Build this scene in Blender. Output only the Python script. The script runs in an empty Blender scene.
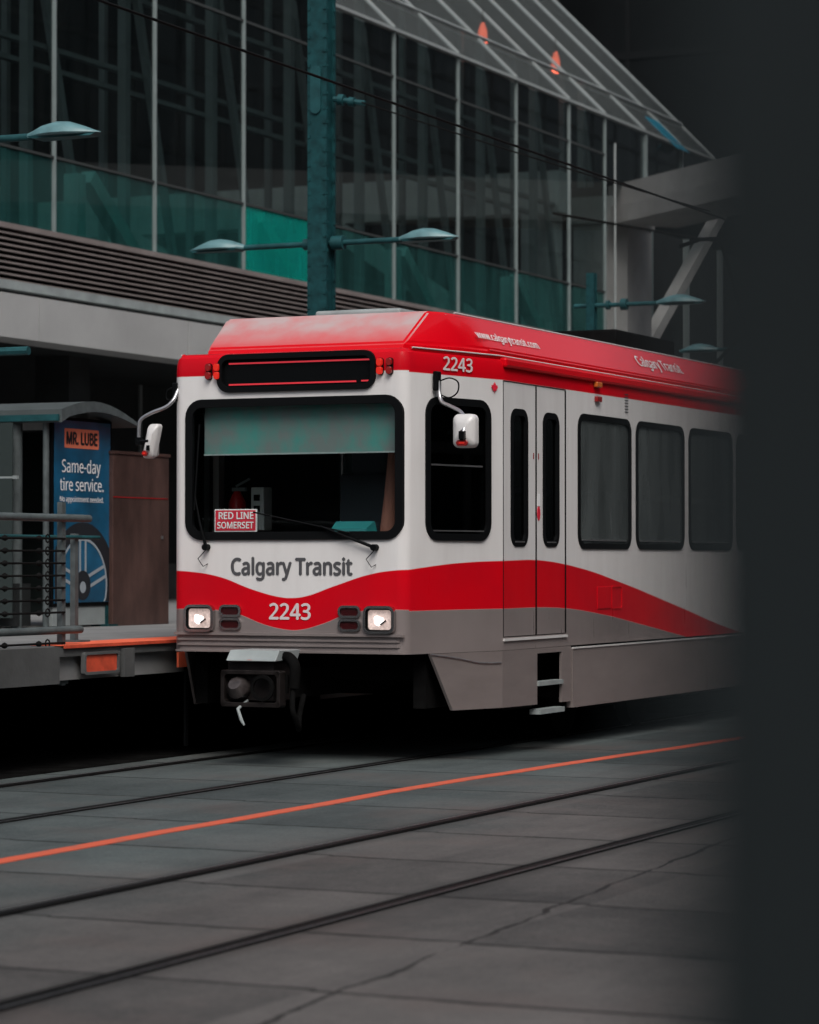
import bpy, bmesh, math, random
from mathutils import Vector, Matrix
random.seed(7)
R = math.radians
S = bpy.context.scene
COL = S.collection

# ------------------------------------------------------------------ camera
cd = bpy.data.cameras.new('camera')
cam = bpy.data.objects.new('camera', cd); COL.objects.link(cam)
yaw = math.atan(1290/2800); pitch = math.atan(48/2800)
fw = Vector((-math.sin(yaw)*math.cos(pitch), math.cos(yaw)*math.cos(pitch), math.sin(pitch)))
rt = Vector((math.cos(yaw), math.sin(yaw), 0)); up = rt.cross(fw)
cam.matrix_world = Matrix(((rt.x, up.x, -fw.x, 0), (rt.y, up.y, -fw.y, 0), (rt.z, up.z, -fw.z, 1.56), (0, 0, 0, 1)))
cd.sensor_fit = 'AUTO'; cd.sensor_width = 36; cd.lens = 2800/1024*36
cd.clip_start = 0.05; cd.clip_end = 2000
cd.dof.use_dof = True; cd.dof.focus_distance = 21.0; cd.dof.aperture_fstop = 2.8
S.camera = cam

# ------------------------------------------------------------------ sky, sun, exposure
SUN_EL, SUN_AZ = 50, 146       # azimuth measured from +Y clockwise: behind the photographer
w = bpy.data.worlds.new('World'); S.world = w; w.use_nodes = True
nt = w.node_tree; nt.nodes.clear()
sky = nt.nodes.new('ShaderNodeTexSky'); sky.sky_type = 'NISHITA'; sky.sun_disc = False
sky.sun_elevation = R(SUN_EL); sky.sun_rotation = R(SUN_AZ); sky.dust_density = 4; sky.air_density = 1
hs = nt.nodes.new('ShaderNodeHueSaturation'); hs.inputs['Saturation'].default_value = 0.5
bg = nt.nodes.new('ShaderNodeBackground'); bg.inputs['Strength'].default_value = 0.10
wo = nt.nodes.new('ShaderNodeOutputWorld')
nt.links.new(sky.outputs[0], hs.inputs['Color']); nt.links.new(hs.outputs[0], bg.inputs[0]); nt.links.new(bg.outputs[0], wo.inputs[0])
sd = bpy.data.lights.new('sun', 'SUN'); sd.energy = 1.1; sd.angle = R(30); sd.color = (1, .96, .92)
sun = bpy.data.objects.new('sun', sd); COL.objects.link(sun)
sdir = Vector((math.sin(R(SUN_AZ))*math.cos(R(SUN_EL)), math.cos(R(SUN_AZ))*math.cos(R(SUN_EL)), math.sin(R(SUN_EL))))
sun.rotation_euler = sdir.to_track_quat('Z', 'Y').to_euler()
S.view_settings.view_transform = 'Standard'; S.view_settings.look = 'None'
S.view_settings.exposure = 0.66; S.view_settings.gamma = 1; S.view_settings.use_curve_mapping = False
S.render.engine = 'CYCLES'

# ------------------------------------------------------------------ materials
def mat(name, col, rough=.6, metal=0., var=.0, scale=4., bump=0., emit=None, estr=0., coat=0., spec=None, stretch=None, col2=None, bscale=None, lo=.3, hi=.7):
    m = bpy.data.materials.new(name); m.use_nodes = True
    t = m.node_tree; b = t.nodes['Principled BSDF']
    c = (*col, 1)
    b.inputs['Base Color'].default_value = c
    b.inputs['Roughness'].default_value = rough; b.inputs['Metallic'].default_value = metal
    if coat: b.inputs['Coat Weight'].default_value = coat; b.inputs['Coat Roughness'].default_value = .06
    if spec is not None: b.inputs['Specular IOR Level'].default_value = spec
    if emit: b.inputs['Emission Color'].default_value = (*emit, 1); b.inputs['Emission Strength'].default_value = estr
    if var or bump:
        tc = t.nodes.new('ShaderNodeTexCoord'); mp = t.nodes.new('ShaderNodeMapping')
        t.links.new(tc.outputs['Object'], mp.inputs[0])
        if stretch: mp.inputs['Scale'].default_value = stretch
        n = t.nodes.new('ShaderNodeTexNoise'); n.inputs['Scale'].default_value = scale; n.inputs['Detail'].default_value = 8
        n.inputs['Roughness'].default_value = .62
        t.links.new(mp.outputs[0], n.inputs['Vector'])
        if var:
            rp = t.nodes.new('ShaderNodeMapRange'); rp.inputs['From Min'].default_value = lo; rp.inputs['From Max'].default_value = hi
            t.links.new(n.outputs[0], rp.inputs[0])
            mx = t.nodes.new('ShaderNodeMix'); mx.data_type = 'RGBA'
            mx.inputs['A'].default_value = (*[max(0, k*(1-var)) for k in col], 1)
            mx.inputs['B'].default_value = (*(col2 if col2 else [min(1, k*(1+var)) for k in col]), 1)
            t.links.new(rp.outputs[0], mx.inputs['Factor']); t.links.new(mx.outputs['Result'], b.inputs['Base Color'])
            rr = t.nodes.new('ShaderNodeMapRange'); rr.inputs['To Min'].default_value = max(.02, rough-.1*var*2); rr.inputs['To Max'].default_value = min(1, rough+.1*var*2)
            t.links.new(n.outputs[0], rr.inputs[0]); t.links.new(rr.outputs[0], b.inputs['Roughness'])
        if bump:
            nb = n
            if bscale:
                nb = t.nodes.new('ShaderNodeTexNoise'); nb.inputs['Scale'].default_value = bscale; nb.inputs['Detail'].default_value = 6
                t.links.new(tc.outputs['Object'], nb.inputs['Vector'])
            bp = t.nodes.new('ShaderNodeBump'); bp.inputs['Strength'].default_value = bump; bp.inputs['Distance'].default_value = .02
            t.links.new(nb.outputs[0], bp.inputs['Height']); t.links.new(bp.outputs[0], b.inputs['Normal'])
    return m

def glass(name, tint, ior=1.45, rough=.02, body=0., bodycol=(.02, .03, .03), var=0.):
    """thin pane: tinted see-through plus a mirror-like share that follows the angle"""
    m = bpy.data.materials.new(name); m.use_nodes = True
    t = m.node_tree; t.nodes.remove(t.nodes['Principled BSDF']); out = t.nodes['Material Output']
    tr = t.nodes.new('ShaderNodeBsdfTransparent'); tr.inputs[0].default_value = (*tint, 1)
    gl = t.nodes.new('ShaderNodeBsdfGlossy'); gl.inputs['Roughness'].default_value = rough; gl.inputs[0].default_value = (.9, .95, .95, 1)
    fr = t.nodes.new('ShaderNodeFresnel'); fr.inputs[0].default_value = ior
    mx = t.nodes.new('ShaderNodeMixShader')
    first = tr.outputs[0]
    if body:
        df = t.nodes.new('ShaderNodeBsdfDiffuse'); df.inputs[0].default_value = (*bodycol, 1)
        m2 = t.nodes.new('ShaderNodeMixShader'); m2.inputs[0].default_value = body
        t.links.new(tr.outputs[0], m2.inputs[1]); t.links.new(df.outputs[0], m2.inputs[2]); first = m2.outputs[0]
        if var:
            tc = t.nodes.new('ShaderNodeTexCoord'); n = t.nodes.new('ShaderNodeTexNoise'); n.inputs['Scale'].default_value = 1.3; n.inputs['Detail'].default_value = 5
            mp = t.nodes.new('ShaderNodeMapping'); mp.inputs['Scale'].default_value = (1, 2.6, .55); t.links.new(tc.outputs['Object'], mp.inputs[0]); t.links.new(mp.outputs[0], n.inputs['Vector'])
            mr = t.nodes.new('ShaderNodeMapRange'); mr.inputs['From Min'].default_value = .3; mr.inputs['From Max'].default_value = .7
            mr.inputs['To Min'].default_value = max(0, body-var); mr.inputs['To Max'].default_value = min(1, body+var)
            t.links.new(n.outputs[0], mr.inputs[0]); t.links.new(mr.outputs[0], m2.inputs[0])
    # the far side of the thin pane adds no second mirror image
    ge = t.nodes.new('ShaderNodeNewGeometry'); iv = t.nodes.new('ShaderNodeMath'); iv.operation = 'SUBTRACT'; iv.inputs[0].default_value = 1
    ml = t.nodes.new('ShaderNodeMath'); ml.operation = 'MULTIPLY'
    t.links.new(ge.outputs['Backfacing'], iv.inputs[1]); t.links.new(fr.outputs[0], ml.inputs[0]); t.links.new(iv.outputs[0], ml.inputs[1])
    t.links.new(ml.outputs[0], mx.inputs[0]); t.links.new(first, mx.inputs[1]); t.links.new(gl.outputs[0], mx.inputs[2])
    t.links.new(mx.outputs[0], out.inputs['Surface'])
    return m

RED = (.58, .0015, .008)
M = {}
M['black'] = mat('black rubber', (.004, .0045, .005), .55, spec=.06)
M['blackgloss'] = mat('black gloss plastic', (.004, .0045, .005), .2, spec=.12)
M['dark'] = mat('dark interior', (.012, .012, .013), .8, spec=.05)
M['under'] = mat('sooty underframe', (.005, .005, .005), .9, var=.4, scale=6, spec=.03)  # near-black base tone for the underside parts
M['red'] = mat('red paint', RED, .3, coat=.10, spec=.12, var=.08, scale=3)
M['white'] = mat('white paint', (.56, .55, .54), .4, coat=.2, var=.05, scale=3)
M['silver'] = mat('silver lower paint', (.29, .248, .238), .30, metal=.45, var=.12, scale=2.5, stretch=(1, .6, 2))
M['steel'] = mat('brushed steel', (.42, .42, .43), .35, metal=.9, var=.15, scale=12)
M['chrome'] = mat('chrome', (.5, .48, .48), .2, metal=1)
M['teal'] = mat('teal painted steel', (.010, .058, .064), .5, spec=.25, var=.35, scale=7, bump=.1)
M['railgrey'] = mat('grey railing paint', (.075, .09, .092), .5, var=.3, scale=8, spec=.25)
M['tealdark'] = mat('dark teal painted steel', (.006, .043, .048), .55, spec=.2, var=.45, scale=9, bump=.15)
M['lampshell'] = mat('pale teal lamp shell', (.095, .20, .215), .4, var=.2, scale=8)
M['lettergrey'] = mat('dark grey lettering', (.06, .06, .065), .6)
M['letterlight'] = mat('pale grey lettering', (.60, .53, .53), .6)
M['letterwhite'] = mat('white lettering', (.75, .75, .75), .6)
M['signred'] = mat('red card', (.62, .015, .04), .5)
M['ledred'] = mat('lit red lamp strip', (.3, .0, .0), .5, emit=(1, .06, .09), estr=.27)
M['amberlit'] = mat('lit red marker lamp', (.34, .008, .0), .3, emit=(1, .03, .02), estr=.24)
M['reddull'] = mat('unlit red lamp', (.25, .01, .01), .25, coat=.5)
M['lens'] = mat('lit headlamp lens', (.5, .42, .39), .15, var=.8, scale=16, emit=(1, .74, .66), estr=.20)
M['bulb'] = mat('headlamp bulb', (1, 1, 1), .3, emit=(1, .91, .86), estr=.75)
M['concrete'] = mat('pale concrete', (.34, .345, .342), .85, var=.10, scale=.8, bump=.1, bscale=30)
M['concretedk'] = mat('dirty concrete', (.065, .068, .068), .9, var=.3, scale=1.6, bump=.15, bscale=20)
M['louver'] = mat('brown grey louvre', (.20, .172, .165), .5, var=.15, scale=2)
M['mullion'] = mat('pale aluminium mullion', (.17, .205, .205), .5, metal=.0, spec=.2, var=.1, scale=4)
M['roofrib'] = mat('white steel rib', (.26, .285, .285), .5, spec=.2)
M['transom'] = mat('dark transom', (.045, .05, .05), .6, spec=.1)
M['insteel'] = mat('grey interior steel', (.30, .325, .325), .7)
M['truss'] = mat('grey interior truss', (.78, .80, .79), .7, var=.1, scale=2)
M['trussdk'] = mat('dark interior steel', (.16, .175, .175), .7)
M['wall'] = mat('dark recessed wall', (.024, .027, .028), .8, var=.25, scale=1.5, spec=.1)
M['platform'] = mat('platform paving', (.17, .172, .17), .85, var=.2, scale=2.5, bump=.1, bscale=25)
M['orange'] = mat('orange safety paint', (.72, .12, .05), .75, var=.2, scale=9, bump=.1)
M['lineorange'] = mat('worn orange road paint', (.66, .105, .045), .85, var=.2, scale=7, col2=(.24, .10, .075), lo=.50, hi=.80)
M['orangedull'] = mat('faded orange panel', (.55, .07, .03), .6, var=.3, scale=8)
M['brown'] = mat('brown stainless cabinet', (.115, .064, .054), .36, metal=.45, var=.45, scale=2.6, stretch=(1, 1, .5))
M['adblue'] = mat('blue poster', (.006, .085, .17), .35, var=.45, scale=2.4, coat=.4)
M['adorange'] = mat('orange poster badge', (.85, .22, .12), .5)
M['tyre'] = mat('poster black', (.012, .014, .018), .5)
M['rimgrey'] = mat('poster wheel grey', (.30, .34, .37), .45)
M['shelterglass'] = glass('shelter pane', (.35, .42, .42), 1.3, .05, .8, (.045, .058, .057))
M['pillar'] = mat('dark painted column', (.019, .0235, .025), .85, var=.1, scale=2, spec=.02)
M['railsteel'] = mat('worn rail steel', (.0075, .007, .007), .5, metal=.0, spec=.12, var=.3, scale=9)
M['groove'] = mat('black flangeway', (.006, .006, .006), .9, spec=.02)
M['wire'] = mat('dark wire', (.008, .008, .008), .7, spec=.05)
M['beamgrey'] = mat('weathered grey concrete', (.27, .275, .27), .85, var=.15, scale=1.2, bump=.1, bscale=20)
M['acgrey'] = mat('roof unit grey', (.24, .27, .27), .6, var=.2, scale=3)
M['facadeglass'] = glass('dark facade glass', (.52, .58, .58), 1.45, .01, .04, (.05, .058, .058), .035)
M['tealglass'] = glass('teal lower glass', (.34, .60, .58), 1.3, .02, .26, (.035, .12, .115), .12)
M['tealbright'] = glass('bright teal lower glass', (.12, .80, .70), 1.3, .02, .5, (.006, .30, .255), .08)
M['roofglass'] = glass('sloping roof glass', (.62, .68, .68), 1.35, .05, .42, (.15, .165, .165), .08)
M['blueglass'] = mat('blue roof pane', (.01, .17, .25), .3)
M['windscreen'] = glass('windscreen glass', (.93, .96, .955), 1.32, .01)
M['tramglass'] = glass('tinted side glass', (.40, .44, .43), 1.45, .01, .68, (.085, .098, .098), .28)  # grey body and streaks paint reflections and haze into the glass
M['cabglass'] = glass('dark cab glass', (.16, .18, .18), 1.35, .01)
M['blind'] = mat('teal grey roller blind', (.20, .24, .235), .8, var=.35, scale=5.5, col2=(.05, .22, .195), lo=.40, hi=.66, stretch=(1, 1, .7))  # teal blotches paint windscreen reflections into the blind colour
M['towerdark'] = mat('dark tower cladding', (.0055, .0062, .0066), .9, var=.25, scale=.4, spec=.0)
M['towerline'] = mat('dark tower joint', (.0085, .009, .0095), .9, spec=.0)
M['cityface'] = mat('brown city cladding', (.10, .095, .09), .7, var=.2, scale=.3)
M['cityglass'] = mat('dark city glazing', (.02, .024, .026), .25, spec=.15)
M['orangelamp'] = mat('lit orange lamp', (.5, .1, .05), .5, emit=(1, .14, .07), estr=5)  # glow painting an orange reflection in the roof glass
M['seat'] = mat('blue grey seat cloth', (.05, .06, .07), .8)
M['extred'] = mat('extinguisher red', (.7, .01, .015), .35)
M['panelwhite'] = mat('pale control box', (.7, .72, .7), .6)
M['tealscreen'] = mat('teal console cover', (.015, .15, .155), .5)
M['skin'] = mat('tan cab curtain', (.30, .12, .085), .8)

def livery():
    m = bpy.data.materials.new('tram livery'); m.use_nodes = True
    t = m.node_tree; b = t.nodes['Principled BSDF']; L = t.links.new; N = t.nodes.new
    tc = N('ShaderNodeTexCoord'); sp = N('ShaderNodeSeparateXYZ'); L(tc.outputs['Object'], sp.inputs[0])
    def mth(op, a, bb=None, c=None):
        n = N('ShaderNodeMath'); n.operation = op
        for i, v in enumerate((a, bb, c)):
            if v is None: continue
            if isinstance(v, (int, float)): n.inputs[i].default_value = v
            else: L(v, n.inputs[i])
        return n.outputs[0]
    def curve(src, pts):
        n = N('ShaderNodeFloatCurve'); cu = n.mapping.curves[0]
        pts = sorted(pts)
        cu.points[0].location = pts[0]; cu.points[-1].location = pts[-1]
        for p in pts[1:-1]: cu.points.new(*p)
        for p in cu.points: p.handle_type = 'AUTO'
        n.mapping.use_clip = True
        n.mapping.update(); L(src, n.inputs['Value']); return mth('MULTIPLY', n.outputs[0], 2.0)
    x, y, z = sp.outputs
    yy = mth('MINIMUM', y, mth('SUBTRACT', 24.0, y))
    ys = mth('DIVIDE', yy, 12.0); xs = mth('DIVIDE', mth('ADD', x, 1.1), 2.2)
    sU = curve(ys, [(a/12, c/2) for a, c in [(0, 1.482), (.3, 1.51), (.67, 1.537), (1.37, 1.555), (2.0, 1.558), (2.9, 1.492), (3.86, 1.367), (5.45, 1.124), (7.08, .874), (8.2, .76), (9.5, .70), (12, .69)]])
    sL = curve(ys, [(a/12, c/2) for a, c in [(0, 1.172), (1.2, 1.174), (2.44, 1.162), (3.37, 1.096), (4.37, .989), (6.02, .80), (7.0, .70), (8.2, .65), (12, .64)]])
    fU = curve(xs, [((a+1.1)/2.2, c/2) for a, c in [(-1.1, 1.475), (-.85, 1.468), (-.6, 1.43), (-.3, 1.33), (-.05, 1.272), (.05, 1.268), (.15, 1.28), (.4, 1.36), (.7, 1.45), (.9, 1.48), (1.1, 1.487)]])
    fL = curve(xs, [((a+1.1)/2.2, c/2) for a, c in [(-1.1, 1.17), (-.62, 1.17), (-.45, 1.145), (-.2, 1.06), (0, 1.022), (.1, 1.022), (.3, 1.07), (.52, 1.15), (.68, 1.176), (1.1, 1.176)]])
    front = mth('LESS_THAN', yy, .05)
    def pick(f, s): return mth('ADD', mth('MULTIPLY', f, front), mth('MULTIPLY', s, mth('SUBTRACT', 1.0, front)))
    U = pick(fU, sU); Lo = pick(fL, sL)
    def edge(v): # soft step
        n = N('ShaderNodeMapRange'); n.inputs['From Min'].default_value = -.003; n.inputs['From Max'].default_value = .003; L(v, n.inputs[0]); return n.outputs[0]
    inU = edge(mth('SUBTRACT', z, U)); inL = edge(mth('SUBTRACT', z, Lo))
    band = mth('MULTIPLY', inL, mth('SUBTRACT', 1.0, inU))
    top = edge(mth('SUBTRACT', z, mth('ADD', mth('MULTIPLY', front, .012), 2.985)))
    red = mth('MAXIMUM', band, top)
    # grime
    mp = N('ShaderNodeMapping'); mp.inputs['Scale'].default_value = (2, 2, .35); L(tc.outputs['Object'], mp.inputs[0])
    no = N('ShaderNodeTexNoise'); no.inputs['Scale'].default_value = 3.5; no.inputs['Detail'].default_value = 9; L(mp.outputs[0], no.inputs['Vector'])
    no2 = N('ShaderNodeTexNoise'); no2.inputs['Scale'].default_value = 1.1; no2.inputs['Detail'].default_value = 6; L(tc.outputs['Object'], no2.inputs['Vector'])
    def mix(a, bb, f):
        n = N('ShaderNodeMix'); n.data_type = 'RGBA'
        for k, v in (('A', a), ('B', bb)):
            if isinstance(v, tuple): n.inputs[k].default_value = (*v, 1)
            else: L(v, n.inputs[k])
        L(f, n.inputs['Factor']); return n.outputs['Result']
    def rng(v, a, bb, c=.3, d=.7):
        n = N('ShaderNodeMapRange'); n.inputs['From Min'].default_value = c; n.inputs['From Max'].default_value = d
        n.inputs['To Min'].default_value = a; n.inputs['To Max'].default_value = bb; L(v, n.inputs[0]); return n.outputs[0]
    wh = mix((.66, .65, .64), (.60, .585, .575), rng(no.outputs[0], 0, 1))
    si = mix((.285, .246, .238), (.21, .182, .176), rng(no2.outputs[0], 0, 1))
    rd = mix(RED, (.44, .004, .012), rng(no2.outputs[0], 0, 1))
    low = mth('SUBTRACT', 1.0, inL)
    c1 = mix(wh, si, low); c2 = mix(c1, rd, red)
    L(c2, b.inputs['Base Color'])
    L(mth('MULTIPLY', mth('MULTIPLY', low, mth('SUBTRACT', 1.0, red)), .35), b.inputs['Metallic'])
    L(rng(no.outputs[0], .26, .42), b.inputs['Roughness'])
    L(mth('SUBTRACT', .12, mth('MULTIPLY', red, .08)), b.inputs['Coat Weight']); b.inputs['Coat Roughness'].default_value = .1; L(mth('SUBTRACT', .3, mth('MULTIPLY', red, .22)), b.inputs['Specular IOR Level'])
    # slightly wavy sheet metal
    bp = N('ShaderNodeBump'); bp.inputs['Strength'].default_value = .25; bp.inputs['Distance'].default_value = .01
    n3 = N('ShaderNodeTexNoise'); n3.inputs['Scale'].default_value = 2.2; n3.inputs['Detail'].default_value = 1; L(tc.outputs['Object'], n3.inputs['Vector'])
    L(n3.outputs[0], bp.inputs['Height']); L(bp.outputs[0], b.inputs['Normal'])
    return m
M['livery'] = livery()

def hoodmat():
    m = mat('dusty red roof paint', RED, .32, coat=.22, spec=.10)
    t = m.node_tree; b = t.nodes['Principled BSDF']; L = t.links.new; N = t.nodes.new
    tc = N('ShaderNodeTexCoord'); sp = N('ShaderNodeSeparateXYZ'); L(tc.outputs['Object'], sp.inputs[0])
    # sky sheen painted as grey, mixed with settled dust, on upper slope and roof flat
    no = N('ShaderNodeTexNoise'); no.inputs['Scale'].default_value = 5; no.inputs['Detail'].default_value = 8; L(tc.outputs['Object'], no.inputs['Vector'])
    geo = N('ShaderNodeNewGeometry'); ns = N('ShaderNodeSeparateXYZ'); L(geo.outputs['True Normal'], ns.inputs[0])
    def mth(op, a, bb):
        n = N('ShaderNodeMath'); n.operation = op
        for i, v in enumerate((a, bb)):
            if isinstance(v, (int, float)): n.inputs[i].default_value = v
            else: L(v, n.inputs[i])
        return n.outputs[0]
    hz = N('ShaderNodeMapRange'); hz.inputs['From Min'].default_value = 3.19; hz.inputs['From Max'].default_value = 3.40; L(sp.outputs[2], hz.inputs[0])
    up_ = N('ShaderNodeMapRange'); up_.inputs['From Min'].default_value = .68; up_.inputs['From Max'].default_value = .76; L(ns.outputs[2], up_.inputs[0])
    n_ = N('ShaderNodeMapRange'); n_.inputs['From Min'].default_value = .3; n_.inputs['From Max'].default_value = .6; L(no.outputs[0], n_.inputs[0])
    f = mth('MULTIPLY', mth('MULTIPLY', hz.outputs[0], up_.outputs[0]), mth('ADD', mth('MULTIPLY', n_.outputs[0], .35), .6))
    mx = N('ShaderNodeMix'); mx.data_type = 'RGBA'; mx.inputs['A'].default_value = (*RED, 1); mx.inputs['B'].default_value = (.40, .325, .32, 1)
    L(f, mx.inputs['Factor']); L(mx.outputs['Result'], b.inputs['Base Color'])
    r = N('ShaderNodeMapRange'); r.inputs['To Min'].default_value = .26; r.inputs['To Max'].default_value = .6; L(f, r.inputs[0]); L(r.outputs[0], b.inputs['Roughness'])
    return m
M['hood'] = hoodmat()

def streetmat():
    m = bpy.data.materials.new('street concrete'); m.use_nodes = True
    t = m.node_tree; b = t.nodes['Principled BSDF']; L = t.links.new; N = t.nodes.new
    tc = N('ShaderNodeTexCoord'); sp = N('ShaderNodeSeparateXYZ'); L(tc.outputs['Object'], sp.inputs[0])
    def mth(op, *a):
        n = N('ShaderNodeMath'); n.operation = op
        for i, v in enumerate(a):
            if isinstance(v, (int, float)): n.inputs[i].default_value = v
            else: L(v, n.inputs[i])
        return n.outputs[0]
    def noise(s, d, rough=.6, vec=None):
        n = N('ShaderNodeTexNoise'); n.inputs['Scale'].default_value = s; n.inputs['Detail'].default_value = d; n.inputs['Roughness'].default_value = rough
        L(vec if vec else tc.outputs['Object'], n.inputs['Vector']); return n.outputs[0]
    wob = mth('MULTIPLY', mth('SUBTRACT', noise(2.5, 5), .5), .09)
    # transverse joints every 1.38 m, wobbling a little
    lane = mth('FLOOR', mth('DIVIDE', mth('ADD', sp.outputs[0], 40.58), 2.0))
    yv = mth('ADD', mth('ADD', sp.outputs[1], wob), mth('MULTIPLY', mth('SINE', mth('MULTIPLY', lane, 12.9)), .12))
    fy = mth('ABSOLUTE', mth('SUBTRACT', mth('FRACT', mth('DIVIDE', mth('SUBTRACT', yv, 9.05-.69), 1.38)), .5))
    jw = mth('ADD', .004, mth('MULTIPLY', noise(5, 4), .022))
    jt = mth('LESS_THAN', fy, jw)
    # longitudinal seam beside the near track
    xv = mth('ADD', sp.outputs[0], mth('MULTIPLY', mth('SUBTRACT', noise(1.6, 8), .5), .16))
    skew = mth('ADD', xv, mth('MULTIPLY', mth('SUBTRACT', sp.outputs[1], 11.0), .08))
    sw = mth('ADD', -.016, mth('MULTIPLY', noise(1.7, 6, .7), .055))
    js = mth('LESS_THAN', mth('ABSOLUTE', mth('ADD', skew, 4.62)), sw)
    j = mth('MAXIMUM', jt, js)
    slab = N('ShaderNodeTexWhiteNoise'); cb = N('ShaderNodeCombineXYZ'); L(lane, cb.inputs[0]); L(mth('FLOOR', mth('DIVIDE', mth('SUBTRACT', yv, 9.05), 1.38)), cb.inputs[1]); L(cb.outputs[0], slab.inputs[0])
    big = noise(.45, 6); mid = mth('ADD', mth('MULTIPLY', noise(3.2, 9, .75), .6), mth('MULTIPLY', mth('SUBTRACT', mth('MULTIPLY', noise(16, 6, .85), 2.0), .5), .4)); fine = mth('ADD', mth('MULTIPLY', noise(48, 4, .85), .6), mth('MULTIPLY', noise(140, 2, .8), .4))
    v = mth('ADD', mth('ADD', mth('MULTIPLY', big, .5), mth('MULTIPLY', mid, .35)), mth('ADD', mth('MULTIPLY', mth('SUBTRACT', mth('MULTIPLY', fine, 2.2), .6), .3), mth('MULTIPLY', slab.outputs[0], .14)))
    mr = N('ShaderNodeMapRange'); mr.inputs['From Min'].default_value = .46; mr.inputs['From Max'].default_value = .84; L(v, mr.inputs[0])
    mx = N('ShaderNodeMix'); mx.data_type = 'RGBA'; mx.inputs['A'].default_value = (.030, .033, .034, 1); mx.inputs['B'].default_value = (.130, .131, .130, 1)
    L(mr.outputs[0], mx.inputs['Factor'])
    # the pour beyond the near track is a cooler, greener concrete than the warm brown one next to the photographer
    pour = N('ShaderNodeMapRange'); pour.inputs['From Min'].default_value = -7.6; pour.inputs['From Max'].default_value = -6.2
    L(mth('ADD', sp.outputs[0], mth('MULTIPLY', mth('SUBTRACT', big, .5), 2.5)), pour.inputs[0])
    tint = N('ShaderNodeMix'); tint.data_type = 'RGBA'; tint.inputs['A'].default_value = (.90, 1.04, 1.04, 1); tint.inputs['B'].default_value = (1.07, .98, .945, 1); L(pour.outputs[0], tint.inputs['Factor'])
    tm = N('ShaderNodeMix'); tm.data_type = 'RGBA'; tm.blend_type = 'MULTIPLY'; tm.inputs['Factor'].default_value = 1; L(mx.outputs['Result'], tm.inputs['A']); L(tint.outputs['Result'], tm.inputs['B']); mx = tm
    # faint rusty tint in patches
    rp = N('ShaderNodeMapRange'); rp.inputs['From Min'].default_value = .52; rp.inputs['From Max'].default_value = .72; L(noise(.8, 4), rp.inputs[0])
    m3 = N('ShaderNodeMix'); m3.data_type = 'RGBA'; m3.inputs['B'].default_value = (.085, .067, .062, 1); L(mth('MULTIPLY', rp.outputs[0], .6), m3.inputs['Factor']); L(mx.outputs['Result'], m3.inputs['A'])
    # dark grease along the rails
    def near(x0, wd):
        n = N('ShaderNodeMapRange'); n.inputs['From Min'].default_value = wd; n.inputs['From Max'].default_value = .05; L(mth('ABSOLUTE', mth('SUBTRACT', sp.outputs[0], x0)), n.inputs[0]); return n.outputs[0]
    gr = None
    for x0 in (-5.385, -6.82, -9.19, -10.65):
        q = near(x0, .17); gr = q if gr is None else mth('MAXIMUM', gr, q)
    m4 = N('ShaderNodeMix'); m4.data_type = 'RGBA'; m4.inputs['B'].default_value = (.014, .014, .014, 1); L(mth('MULTIPLY', gr, mth('ADD', .15, mth('MULTIPLY', mid, .7))), m4.inputs['Factor']); L(m3.outputs['Result'], m4.inputs['A'])
    # oil and tyre stains drawn out along the street
    ms = N('ShaderNodeMapping'); ms.inputs['Scale'].default_value = (1.5, .22, 1); L(tc.outputs['Object'], ms.inputs[0])
    st = N('ShaderNodeMapRange'); st.inputs['From Min'].default_value = .5; st.inputs['From Max'].default_value = .68; L(noise(1.4, 7, .65, ms.outputs[0]), st.inputs[0])
    ma = N('ShaderNodeMix'); ma.data_type = 'RGBA'; ma.inputs['B'].default_value = (.03, .03, .031, 1); L(mth('MULTIPLY', st.outputs[0], .34), ma.inputs['Factor']); L(m4.outputs['Result'], ma.inputs['A']); m4 = ma
    # small dark specks
    sk = mth('GREATER_THAN', noise(17, 4, .7), .665)
    m5 = N('ShaderNodeMix'); m5.data_type = 'RGBA'; m5.inputs['B'].default_value = (.008, .008, .008, 1); L(mth('MAXIMUM', mth('MULTIPLY', sk, .5), mth('MULTIPLY', j, .8)), m5.inputs['Factor']); L(m4.outputs['Result'], m5.inputs['A'])
    L(m5.outputs['Result'], b.inputs['Base Color'])
    b.inputs['Roughness'].default_value = .8; b.inputs['Specular IOR Level'].default_value = .12
    bp = N('ShaderNodeBump'); bp.inputs['Strength'].default_value = .35; bp.inputs['Distance'].default_value = .01
    L(mth('SUBTRACT', mth('MULTIPLY', fine, .5), j), bp.inputs['Height']); L(bp.outputs[0], b.inputs['Normal'])
    return m
M['street'] = streetmat()
M['bed'] = mat('sooty trackbed', (.007, .007, .007), .95, var=.5, scale=5, bump=.4, bscale=25, spec=.0)  # platform shade painted as near-black ground and wall

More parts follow.
